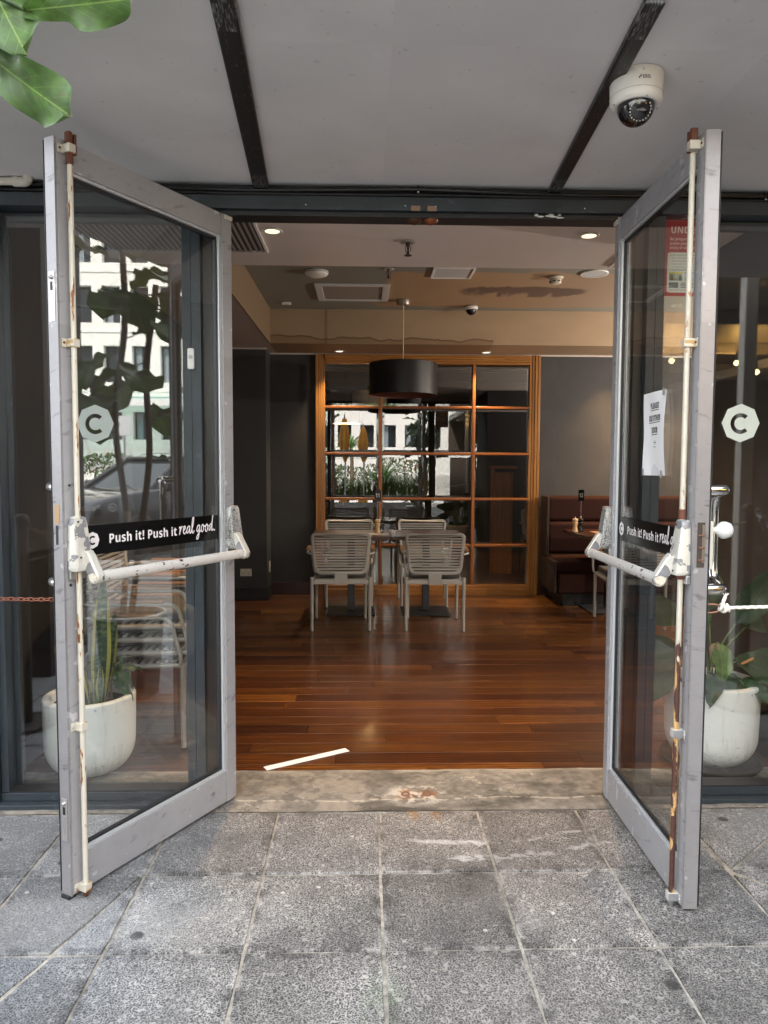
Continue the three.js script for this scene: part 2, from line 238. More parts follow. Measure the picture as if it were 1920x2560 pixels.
// ---------------------------------------------------------------- timber floor, board by board
const woodTex = (s, k) => tex(1024, 256, (u, v) => {
  const x = u * 1.8, y = v * 0.15, w = y + 0.018 * fbm(x * 1.6, y * 6, 3, s), g = fbm(x * 2.2, w * 90, 4, s + 5), f = fbm(x * 9, w * 420, 3, s + 9), ring = 0.5 + 0.5 * sin(w * 260 + 8 * fbm(x * 1.2, y * 10, 3, s + 12));
  const t = 0.45 * g + 0.3 * f + 0.25 * ring * k; let c = mix3([0.27, 0.14, 0.06], [0.74, 0.47, 0.20], sst(0.15, 0.85, t)); c = c.map((q) => q * (0.82 + 0.36 * fbm(x * 1.5, y * 3, 3, s + 15))); const pore = fbm(x * 14, w * 700, 2, s + 19); c = c.map((q) => q * (1 - 0.35 * sst(0.56, 0.8, pore))); if (f > 0.70) c = c.map((q) => q * 0.7); return c;
});
const woodA = woodTex(201, 1), woodB = woodTex(231, 0.5);
const boardMats = [[0.95, 0.92, 0.85], [0.55, 0.45, 0.42], [0.82, 0.76, 0.68], [1.22, 1.25, 1.1], [0.42, 0.31, 0.28], [0.74, 0.62, 0.52]].flatMap((c, i) => [woodA, woodB].map((m) => phys(c[0] * 0.80, c[1] * 0.82, c[2] * 0.66, 0.36, { map: m, clearcoat: 0.55, clearcoatRoughness: 0.14, bumpMap: m, bumpScale: 0.0006 })));
const timberFloor = struct('timber_floor', slab(-1.7, 4.3, -0.2, -0.014, -4.95, -0.275), std(0.03, 0.015, 0.01, 0.9));
{
  let z = -0.272, first = true;
  while (z > -4.9) {
    const w = first ? 0.078 : 0.1305; first = false; const z1 = max(z - w, -4.94); let x = -1.69 - rnd(1.2);
    while (x < 4.28) { const L = rnd(1.1, 2.6), a = max(x, -1.69), b = min(x + L, 4.28); x += L; if (b - a < 0.05) continue;
      const dark = rnd() < 0.3, g = box(b - a - 0.0016, 0.014, z - z1 - 0.0014, (a + b) / 2, -0.007 + rnd(-0.0005, 0.0005), (z + z1) / 2, 0.0012), uv = g.attributes.uv, ox = rnd(9), oy = rnd(9);
      for (let i = 0; i < uv.count; i++) uv.setXY(i, uv.getX(i) / 1.8 + ox, uv.getY(i) / 0.15 + oy);
      part('floor_board', g, boardMats[floor(rnd(boardMats.length))], timberFloor); }
    z = z1;
  }
}
single('sun_patch_strip', box(0.43, 0.002, 0.044, 0, 0, 0, 0.0008).rotateY(0.53).translate(-0.335, 0.003, -0.405), std(0.88, 0.89, 0.92, 0.55), 'patch of reflected sunlight built as a thin white strip slanting over the boards just inside the threshold', 'strip');  // solid white strip standing in for a patch of reflected sunlight

// ---------------------------------------------------------------- interior walls and ceilings
const wallT = tex(512, 512, (u, v) => { const s = 0.225 + 0.05 * (fbm(u * 5, v * 5, 4, 151) - 0.5) + 0.012 * (vn(u * 400, v * 400, 152) - 0.5); return [s * 1.0, s * 0.985, s * 0.98]; });
const wallMat = std(1, 1, 1, 0.75, 0, { map: wallT });
const backZ = -4.86, FX0 = -0.585, FX1 = 1.812, FY1 = 2.572;
struct('wall_back', [slab(-1.9, FX0, 0, 2.585, backZ - 0.12, backZ), slab(FX1, 4.4, 0, 2.585, backZ - 0.12, backZ), slab(FX0, FX1, FY1, 2.585, backZ - 0.12, backZ - 0.002)], wallMat);
struct('wall_left', slab(-1.78, -1.64, 0, 2.585, backZ, -0.06), wallMat);
struct('wall_right', slab(4.28, 4.4, 0, 2.585, backZ, -1.2), wallMat);
struct('wall_nib', slab(1.87, 4.4, 0, 2.585, -1.2, -0.06), wallMat);
struct('wall_pillar', slab(-1.64, -1.068, 0, 2.583, backZ, -4.526, 0.004), std(0.045, 0.044, 0.044, 0.7));
const skirtMat = std(0.035, 0.008, 0.008, 0.35);
struct('skirting_board', [slab(-1.066, FX0 - 0.002, 0.0, 0.14, backZ + 0.001, backZ + 0.02, 0.004), slab(-1.066, FX0 - 0.002, 0.11, 0.14, backZ + 0.018, backZ + 0.026, 0.003), slab(FX1 + 0.002, 4.27, 0, 0.14, backZ + 0.001, backZ + 0.02, 0.004)], skirtMat);
struct('skirting_board', [slab(-1.64, -1.058, 0.0, 0.13, -4.525, -4.512, 0.003), slab(-1.067, -1.056, 0, 0.13, backZ + 0.03, -4.512, 0.003), slab(-1.639, -1.625, 0, 0.12, -4.5, -0.08, 0.003), slab(1.855, 1.869, 0, 0.12, -1.2, -0.08, 0.003)], blackMat);
const ceilT = tex(1024, 1024, (u, v) => { const s = 0.88 + 0.03 * (fbm(u * 4, v * 4, 4, 161) - 0.5); return [s, s * 0.97, s * 0.945]; });
const soffitMat = std(1, 1, 1, 0.3, 0, { map: ceilT });
// raised ceiling with the patched and water stained area, entrance soffit and bulkheads
const YC = 2.92, YS = 2.585;
const stainT = tex(1024, 512, (u, v) => { // spans x -1..4.3, z -4.25..-1.48
  const x = -1 + u * 5.3, z = -1.48 - (1 - v) * 2.77; const n = fbm(x * 5, z * 5, 4, 171), m = fbm(x * 14, z * 3, 4, 172); let c = [0.52, 0.525, 0.49];
  const px = (x - 1.35) / 1.25, pz = (z + 3.48) / 0.62, patch = sst(1.06, 0.98, Math.max(abs(px), abs(pz)) + 0.25 * (n - 0.5) + 0.1 * max(0, -px * pz)); c = mix3(c, mix3([0.66, 0.55, 0.43], [0.60, 0.53, 0.46], sst(-0.3, 0.8, px)), patch);
  const dx = (x - 1.32) / 0.55, dz = (z + 3.5) / 0.2; const st = sst(1.08, 0.85, sqrt(dx * dx * dx * dx + dz * dz) + 0.5 * (m - 0.5)); c = mix3(c, [0.36, 0.30, 0.27], st * 0.85 * sst(0.2, 0.5, m + 0.2 * dz)); return c; });
const ceilUV = (g) => { g = clean(g); const p = g.attributes.position, uv = g.attributes.uv; for (let i = 0; i < p.count; i++) uv.setXY(i, (p.getX(i) + 1) / 5.3, 1 - (-1.48 - p.getZ(i)) / 2.77); return g; };
struct('ceiling', ceilUV(slab(-1.0, 4.3, YC, YC + 0.1, -4.26, -1.47)), std(1, 1, 1, 0.55, 0, { map: stainT }));
struct('ceiling_soffit', [slab(-1.8, 4.4, YS, YC, -1.48, -0.06), ], soffitMat);
struct('ceiling_soffit', [slab(-1.8, -1.0, YS, YC + 0.1, -4.98, -1.483)], std(0.42, 0.36, 0.31, 0.5));
const leakT = tex(1024, 256, (u, v) => { const x = u * 5.3, n = fbm(x * 3, v * 2, 4, 181), e = 0.16 + 0.16 * (fbm(x * 5, 3, 4, 182) - 0.3) * 1.6 - 0.05 * x; let c = [0.64, 0.55, 0.44].map((q) => q * (0.95 + 0.1 * n)); const t = e - v; if (x < 2.2 && t > 0) c = mix3(c, [0.50, 0.385, 0.265], 0.5 + 0.0 * t); if (x < 2.2 && abs(t) < 0.035) c = mix3(c, [0.36, 0.255, 0.17], sst(0.035, 0, abs(t)) * (0.5 + 0.5 * n)); return c; });
const bulkMat = std(1, 1, 1, 0.45, 0, { map: leakT });
{ const g = clean(slab(-1.0, 4.3, YS, YC - 0.001, -4.985, -4.252)), p = g.attributes.position, uv = g.attributes.uv; for (let i = 0; i < p.count; i++) uv.setXY(i, (p.getX(i) + 1) / 5.3, (p.getY(i) - YS) / (YC - YS) * 0.98 + 0.01); struct('ceiling_bulkhead', g, bulkMat); }
struct('ceiling_bulkhead', [slab(-0.999, -0.988, YS - 0.001, YC - 0.001, -4.2515, -1.484)], std(0.22, 0.155, 0.09, 0.5));
struct('cornice_trim', [slab(-1.067, 4.27, 2.567, 2.584, backZ + 0.001, backZ + 0.014, 0.002), slab(-1.639, -1.055, 2.567, 2.582, -4.525, -4.512, 0.002)], std(0.5, 0.45, 0.4, 0.6));
struct('roof', [slab(-14, 12, 3.02, 3.3, -12, 0.6)], std(0.2, 0.2, 0.2, 0.8));

// recess in the entrance soffit at the right with pale edges, ceiling grilles
{ const t = thing('ceiling_slot', 'pale rectangular slot frame in the entrance ceiling at the right', 'ceiling slot');
  part('frame', [slab(1.38, 1.40, YS - 0.012, YS - 0.001, -1.42, -0.5, 0.002), slab(1.40, 2.4, YS - 0.012, YS - 0.001, -1.42, -1.40, 0.002), slab(1.40, 2.4, YS - 0.012, YS - 0.001, -0.52, -0.5, 0.002)], std(0.75, 0.7, 0.62, 0.5), t); }
{ const t = thing('linear_grille', 'long slatted air grille in the entrance ceiling behind the left door', 'air grille');
  const x0 = -1.55, x1 = -0.62; part('frame', [slab(x0, x1, YS - 0.012, YS - 0.001, -0.36, -0.345, 0.002), slab(x0, x1, YS - 0.012, YS - 0.001, -1.19, -1.175, 0.002), slab(x0 - 0.015, x0, YS - 0.012, YS - 0.001, -1.19, -0.345, 0.002), slab(x1, x1 + 0.015, YS - 0.012, YS - 0.001, -1.19, -0.345, 0.002)], whitePlastic, t);
  part('backing', slab(x0, x1, YS - 0.003, YS - 0.0015, -1.175, -0.36), std(0.07, 0.068, 0.065, 0.6), t);
  const g = box(0.012, 0.008, 0.81, 0, 0, 0, 0.001); for (let i = 0; i < 31; i++) part('slat', g, std(0.30, 0.29, 0.275, 0.4), t).position.set(x0 + 0.015 + i * 0.03, YS - 0.008, -0.7675); }

// ---------------------------------------------------------------- the canopy outside
const canopyT = tex(1024, 1024, (u, v) => { const st = fbm(u * 1.3 + 2, v * 1.3, 5, 193); const s = 0.87 - 0.05 * sst(0.55, 0.75, st) - (fbm(u * 45, v * 45, 3, 194) > 0.83 ? 0.06 : 0) + 0.06 * (fbm(u * 5, v * 5, 5, 191) - 0.5) + 0.008 * (vn(u * 600, v * 600, 192) - 0.5); return [s * 0.995, s * 0.985, s * 0.985]; });
const YK = 2.49;
{ const s = poly([[-14, 0.5], [-1.46, 0.5], [-1.2, 1.15], [-1.0, 1.24], [12, 1.24], [12, -0.03], [-14, -0.03]].map(([x, z]) => [x, -z]));
  struct('canopy_soffit', uvBox(extr(s, 0.3, 0.003, 2).rotateX(-PI / 2).translate(0, YK, 0)), std(1, 1, 1, 0.6, 0, { map: canopyT }));
}
struct('wall_upper', slab(-14, 12, 2.8, 9, -0.3, 0.4), std(0.3, 0.29, 0.28, 0.8));
struct('wall_upper', slab(-14, 12, 3.3, 9, -12, -11.7), std(0.3, 0.29, 0.28, 0.8));
struct('roof', slab(-14, 12, 9, 9.3, -12, 0.4), std(0.2, 0.2, 0.2, 0.8));
struct('wall_far_left', slab(-14, -1.66, -0.02, 2.49, -0.2, 0.02), std(0.05, 0.055, 0.06, 0.6));
struct('wall_far_right', slab(2.2, 12, -0.02, 2.49, -0.2, 0.02), std(0.05, 0.055, 0.06, 0.6));
const battenT = tex(256, 1024, (u, v) => { const n = fbm(u * 30, v * 8, 4, 195), k = fbm(u * 12, v * 60, 4, 196), b = fbm(u * 3, v * 30, 3, 198); let s = 0.13 + 0.05 * (n - 0.5); if (k > 0.72) s += 0.2; const e = v < 0.12 || v > 0.88; if (e && fbm(u * 20, v * 60, 3, 197) > 0.55) s += 0.28; return [s, s, s * 0.98]; });
const battenMat = std(1, 1, 1, 0.4, 0, { map: battenT });
function batten(a, b, w, label) { const A = V(a[0], 0, a[1]), B = V(b[0], 0, b[1]), L = A.distanceTo(B), g = clean(new RoundedBoxGeometry(w, 0.022, L, 2, 0.006)), p = g.attributes.position, uv = g.attributes.uv;
  for (let i = 0; i < p.count; i++) uv.setXY(i, p.getX(i) / w + 0.5, p.getZ(i) / L + 0.5);
  g.rotateY(Math.atan2(B.x - A.x, B.z - A.z)).translate((a[0] + b[0]) / 2, YK - 0.009, (a[1] + b[1]) / 2); single('ceiling_batten', g, battenMat, label, 'batten', 'black battens on the canopy ceiling'); }
batten([-0.477, 0.03], [-0.402, 1.22], 0.062, 'black batten across the canopy ceiling above the left door');
batten([0.682, 0.03], [0.610, 1.22], 0.05, 'black batten across the canopy ceiling beside the white dome camera');

// ---------------------------------------------------------------- aluminium shopfront: head, jambs, fixed glazing
{ const t = thing('shopfront_frame', 'dark blue grey aluminium shopfront frame round the open doorway', 'frame');
  part('head', [slab(-1.66, 2.2, 2.392, 2.444, -0.06, 0.05, 0.003)], frameMat, t);
  part('head', [slab(-1.66, 2.2, 2.446, 2.489, -0.06, 0.03, 0.003)], frameDark, t);
  part('head', [slab(-0.70, 1.03, 2.372, 2.391, -0.06, 0.03, 0.002)], frameDark, t);
  part('jamb', [slab(-0.792, -0.757, 0, 2.391, -0.06, 0.03, 0.002), slab(-0.755, -0.718, 0, 2.391, -0.06, 0.035, 0.002)], frameMat, t); part('jamb', slab(-0.7175, -0.668, 0, 2.371, -0.07, 0.0, 0.002), std(0.03, 0.026, 0.024, 0.3), t);
  part('jamb', [slab(1.064, 1.099, 0, 2.391, -0.06, 0.035, 0.002), slab(1.101, 1.136, 0, 2.391, -0.06, 0.03, 0.002)], frameMat, t); part('jamb', slab(1.025, 1.0635, 0, 2.371, -0.07, 0.0, 0.002), std(0.012, 0.012, 0.012, 0.4), t);
  const scr = sphere(0.0045, 0, 0, 0, 8); for (const x of [-0.95, -0.3, 0.09, 0.21, 0.8, 1.3]) part('screw', scr, chrome, t).position.set(x, 2.408, 0.05);
  const cup = lathe([[0.001, -0.022], [0.016, -0.02], [0.026, -0.012], [0.031, -0.004], [0.031, 0.001], [0.02, 0.004]], 20);
  for (const [x, m] of [[0.13, std(0.10, 0.05, 0.03, 0.4, 0.5)], [0.195, std(0.30, 0.10, 0.04, 0.4, 0.5)]]) { const c = part('bolt_cup', cup, m, t); c.position.set(x, 2.378, -0.005); part('plate', box(0.036, 0.02, 0.002, x, 2.400, 0.0515, 0), std(0.3, 0.2, 0.14, 0.5, 0.5), t); }
  for (let i = 0; i < 9; i++) part('paint_chip', sphere(1, 0, 0, 0, 6).scale(rnd(0.006, 0.02), rnd(0.002, 0.006), 0.0008), whitePlastic, t).position.set(0.66 + rnd(-0.05, 0.05), 2.384 + rnd(-0.006, 0.006), 0.0302);
}
function octagonC(r, frost) { return canvasTex(512, 512, (c) => { c.clearRect(0, 0, 512, 512); c.fillStyle = frost ?? '#dfe9e2'; c.beginPath(); for (let i = 0; i < 8; i++) { const a = PI / 2 + i * PI / 4; c.lineTo(256 + 250 * cos(a), 256 - 250 * sin(a)); } c.closePath(); c.fill(); c.globalCompositeOperation = 'destination-out'; c.lineWidth = 52; c.beginPath(); c.arc(256, 262, 108, 0.82, 2 * PI - 0.82); c.stroke(); }); }
const octT = octagonC();
const octMat = new THREE.MeshStandardMaterial({ map: octT, alphaTest: 0.5, transparent: true, roughness: 0.5, side: THREE.DoubleSide });
const octClear = new THREE.MeshStandardMaterial({ map: octT, transparent: true, opacity: 0.55, roughness: 0.5, side: THREE.DoubleSide });
function sidelight(name, label, x0, x1, right) {
  const t = thing(name, label, 'window'), y0 = 0.052, y1 = 2.391;
  part('sill', [slab(x0 - 0.05, x1, -0.02, 0.018, -0.055, 0.085, 0.003)], frameMat, t); part('bottom_rail', [slab(x0 - 0.0, x1, 0.019, y0, -0.055, 0.045, 0.002)], frameMat, t);
  if (!right) part('stile', [slab(x0, x0 + 0.03, y0 + 0.001, y1, -0.055, 0.04, 0.002), slab(x0 + 0.03, x0 + 0.055, y0 + 0.001, y1, -0.055, -0.025, 0.002)], frameMat, t); if (right) part('stile', slab(x1 - 0.03, x1, y0 + 0.001, y1, -0.055, -0.028, 0.002), frameMat, t);
  part('top_rail', slab(x0, x1, y1 - 0.035, y1 - 0.001, -0.056, -0.026, 0.002), frameMat, t);
  part('gasket', [slab(x0 + 0.03, x1, y0 - 0.0005, y0 + 0.006, -0.026, 0.0405)], rubber, t);
  part('glass', slab(x0 + 0.02, x1 - 0.005, y0 + 0.002, y1 - 0.01, -0.022, -0.014), sideGlass, t);
  return t;
}
const sl = sidelight('fixed_window', 'fixed side window behind the open left door with potted snake plant inside', -1.545, -0.793);
part('logo_decal', new THREE.PlaneGeometry(0.152, 0.156).translate(-1.156, 1.556, -0.0125), octClear, sl, 'translucent pale octagon decal with a letter C');
const sr = sidelight('fixed_window', 'fixed side window beside the open right door with white octagon C decal', 1.1365, 2.19, true);
part('logo_decal', new THREE.PlaneGeometry(0.163, 0.163).translate(1.487, 1.572, -0.0125), octMat, sr, 'white octagon decal with a letter C');
part('post', slab(-1.655, -1.548, 0, 2.391, -0.06, 0.06, 0.003), frameMat, sl);
{ // age notice on the right window
  const pt = canvasTex(640, 744, (c, w, h) => {
    c.fillStyle = '#a93338'; c.fillRect(0, 0, w, h); c.fillStyle = '#c2585b'; c.fillRect(0, h * 0.55, w, h * 0.45); c.strokeStyle = '#c4686a'; c.lineWidth = 4; c.strokeRect(14, 12, w - 28, h - 24);
    const fit = (s, x, y, px, wide) => { c.font = 'bold ' + px + 'px sans-serif'; const k = wide / c.measureText(s).width; c.save(); c.translate(x, y); c.scale(k, 1); c.fillText(s, 0, 0); c.restore(); };
    c.fillStyle = '#f0e6e2'; fit('UNDER 25?', 62, 130, 92, 540); fit('Be prepared to show ID to', 56, 200, 40, 540); fit('prove you are at least 18 on', 56, 242, 40, 560); fit('entry or when buying alcohol', 56, 284, 40, 560);
    c.fillStyle = '#e6ece4'; c.beginPath(); c.roundRect(34, 316, w - 68, h - 352, 26); c.fill();
    c.fillStyle = '#2b3a36'; c.font = '17px sans-serif'; ['The ONLY acceptable forms of evidence of age', 'Driver or rider licence issued in Australia', 'Adult Proof Card issued by a State', 'Passport issued in Australia or another', 'Proof of Age Card issued by a State', 'Keypass card issued by the'].forEach((s, i) => c.fillText(s, i ? 84 : 62, 348 + i * 29));
    for (const [x, col, b] of [[58, '#d9d24a', '#8fa08c'], [236, '#a9c6de', '#bcd0e0'], [414, '#c7d6a8', '#9fb0a0']]) { c.fillStyle = b; c.fillRect(x, 516, 160, 76); c.fillStyle = col; c.fillRect(x, 508, 160, 16); c.fillStyle = '#3c4550'; c.beginPath(); c.arc(x + 130, 548, 12, 0, 7); c.fill(); c.fillRect(x + 114, 562, 32, 28); c.fillStyle = '#7c5a50'; c.beginPath(); c.arc(x + 34, 556, 14, 0, 7); c.fill(); c.fillRect(x + 16, 570, 36, 20); }
    c.fillStyle = '#7f8886'; c.fillRect(58, 608, 110, 54); c.fillStyle = '#39423f'; for (let i = 0; i < 4; i++) c.fillRect(196, 612 + i * 14, 380, 5); c.fillStyle = '#8b2f33'; c.font = 'bold 15px sans-serif'; c.fillText('If you are under 18, you can be fined', 58, 688);
  });
  part('age_notice', new THREE.PlaneGeometry(0.225, 0.305).translate(1.262, 2.238, -0.0115), new THREE.MeshStandardMaterial({ map: pt, roughness: 0.55, side: THREE.DoubleSide }), sr, 'red and white age notice stuck on the glass');
}
// doorbell on the left jamb
{ const t = thing('doorbell', 'small white push button fixed to the left jamb', 'doorbell', [-0.756, 1.81, 0.0365]); part('housing', extr(rrect(0.026, 0.082, 0.006), 0.012, 0.003), whitePlastic, t); part('button', cyl(0.008, 0.008, 0.004, 0, 0, 0).rotateX(PI / 2).translate(0, 0.006, 0.013), std(0.45, 0.45, 0.45, 0.5), t); }
// conduits along the head, pvc drain on the left
{ const t = thing('cable', 'black cables sagging along the top of the shopfront head', 'cable');
  part('conductor', tube([[-1.7, 2.474, 0.05], [-1.1, 2.472, 0.05], [-0.55, 2.462, 0.052], [-0.2, 2.467, 0.05], [0.13, 2.473, 0.05], [0.42, 2.466, 0.052], [0.8, 2.459, 0.052], [1.25, 2.463, 0.05], [2.1, 2.466, 0.05]], 0.008, 8, 90), blackGloss, t);
  part('conductor', tube([[-1.7, 2.455, 0.042], [-0.8, 2.452, 0.045], [-0.2, 2.451, 0.046], [0.3, 2.453, 0.045], [0.9, 2.449, 0.045], [2.1, 2.45, 0.045]], 0.0055, 8, 90), blackMat, t);
  const clip = new THREE.TorusGeometry(0.011, 0.003, 6, 14).rotateY(PI / 2); for (const [x, y] of [[-1.06, 2.472], [0.14, 2.473], [1.52, 2.464]]) { const c = part('clip', clip, blackMat, t); c.position.set(x, y, 0.05); part('nail', sphere(0.005, x, y - 0.014, 0.06, 8), chrome, t); } }
{ const t = thing('drain_pipe', 'cream plastic pipe with an elbow under the canopy at far left', 'pipe'); const m = std(0.66, 0.61, 0.53, 0.4);
  part('pipe', bar([-2.6, 2.472, 0.075], [-1.4, 2.472, 0.075], 0.014, 16), m, t); part('elbow', [tube([[-1.40, 2.472, 0.075], [-1.372, 2.472, 0.075], [-1.362, 2.482, 0.075], [-1.362, 2.505, 0.075]], 0.018, 16, 18), bar([-1.415, 2.472, 0.075], [-1.395, 2.472, 0.075], 0.0195, 16)], m, t); }

// ================================================================ THE TWO OPEN DOORS
// real good: a joined-up script drawn as pen strokes on a 0..1 wide path
function script(c, x, y, s) {
  c.lineWidth = s * 0.085; c.lineCap = c.lineJoin = 'round';
  const pen = (...q) => { c.beginPath(); c.moveTo(x + q[0] * s, y - q[1] * s); for (let i = 2; i < q.length; i += 6) c.bezierCurveTo(...q.slice(i, i + 6).map((v, k) => (k % 2 ? y - v * s : x + v * s))); c.stroke(); };
  pen(0.02, 0.42, 0.10, 0.50, 0.14, 0.52, 0.10, 0.35, 0.06, 0.2, 0.05, 0.1, 0.03, 0.0, 0.10, 0.25, 0.2, 0.52, 0.32, 0.48);                                     // r
  pen(0.38, 0.22, 0.55, 0.28, 0.62, 0.50, 0.50, 0.50, 0.38, 0.48, 0.32, 0.05, 0.46, 0.01, 0.56, 0.0, 0.62, 0.1, 0.68, 0.18);                                       // e
  pen(0.98, 0.44, 0.88, 0.56, 0.68, 0.36, 0.70, 0.12, 0.72, -0.06, 0.90, 0.06, 0.98, 0.44, 0.96, 0.2, 0.94, 0.0, 1.02, 0.01, 1.08, 0.04, 1.12, 0.12, 1.14, 0.2); // a
  pen(1.14, 0.2, 1.30, 0.5, 1.42, 1.08, 1.32, 1.06, 1.20, 1.0, 1.12, 0.02, 1.24, 0.0, 1.30, 0.0, 1.34, 0.08, 1.38, 0.14);                                          // l
  pen(1.92, 0.44, 1.80, 0.56, 1.62, 0.36, 1.64, 0.14, 1.66, -0.04, 1.84, 0.1, 1.92, 0.44, 1.88, 0.1, 1.82, -0.42, 1.68, -0.44, 1.54, -0.44, 1.60, -0.2, 2.02, 0.12); // g
  pen(2.22, 0.5, 2.06, 0.48, 2.0, 0.02, 2.14, 0.01, 2.30, 0.02, 2.36, 0.48, 2.22, 0.5, 2.26, 0.36, 2.36, 0.34, 2.44, 0.40);                                         // o
  pen(2.62, 0.5, 2.46, 0.48, 2.40, 0.02, 2.54, 0.01, 2.70, 0.02, 2.76, 0.48, 2.62, 0.5, 2.66, 0.36, 2.74, 0.34, 2.82, 0.38);                                         // o
  pen(3.10, 0.44, 3.00, 0.56, 2.80, 0.36, 2.82, 0.12, 2.84, -0.04, 3.04, 0.06, 3.22, 1.04, 3.12, 0.5, 3.06, 0.02, 3.14, 0.01, 3.18, 0.02, 3.2, 0.06, 3.24, 0.12);  // d
  c.beginPath(); c.arc(x + 3.36 * s, y - 0.05 * s, s * 0.06, 0, 7); c.fill();
}
const pushT = canvasTex(1600, 230, (c, w, h) => {
  c.fillStyle = '#050506'; c.fillRect(0, 0, w, h); c.fillStyle = c.strokeStyle = '#efe9e9';
  c.beginPath(); for (let i = 0; i < 8; i++) { const a = PI / 2 + i * PI / 4; c.lineTo(112 + 66 * cos(a), 116 - 66 * sin(a)); } c.closePath(); c.fill();
  c.strokeStyle = '#050506'; c.lineWidth = 14; c.beginPath(); c.arc(113, 117, 29, 0.82, 2 * PI - 0.82); c.stroke();
  c.strokeStyle = '#f3ecec'; c.font = 'bold 104px sans-serif'; c.save(); c.translate(266, 152); c.scale(758 / c.measureText('Push it! Push it').width, 1); c.fillText('Push it! Push it', 0, 0); c.restore(); script(c, 1050, 146, 138);
});
const pushMat = std(1, 1, 1, 0.22, 0, { map: pushT });
const noticeT = canvasTex(512, 768, (c, w, h) => {
  c.fillStyle = '#e9e9ea'; c.fillRect(0, 0, w, h); c.fillStyle = '#1d1d1f'; c.textAlign = 'center'; c.font = 'bold 70px sans-serif';
  [['PLEASE', 152, 210], ['USE OTHER', 265, 300], ['DOOR', 375, 170]].forEach(([s, y, l]) => { c.save(); c.translate(262, y); c.scale(l / c.measureText(s).width, 1.0); c.fillText(s, 0, 0); c.lineWidth = 5; c.strokeStyle = '#1d1d1f'; c.strokeText(s, 0, 0); c.restore(); c.fillRect(262 - l / 2, y + 12, l, 7); });
  c.lineWidth = 6; c.strokeStyle = '#1d1d1f'; c.beginPath(); c.moveTo(228, 465); c.lineTo(292, 465); c.moveTo(264, 443); c.lineTo(292, 465); c.lineTo(264, 487); c.stroke(); c.fillRect(228, 502, 66, 5);
});
const LH = 2.372, LW = 0.813, TH = 0.045;
function scaleUV(g, s) { const uv = g.attributes.uv; for (let i = 0; i < uv.count; i++) uv.setXY(i, uv.getX(i) * s, uv.getY(i) * s); return g; }
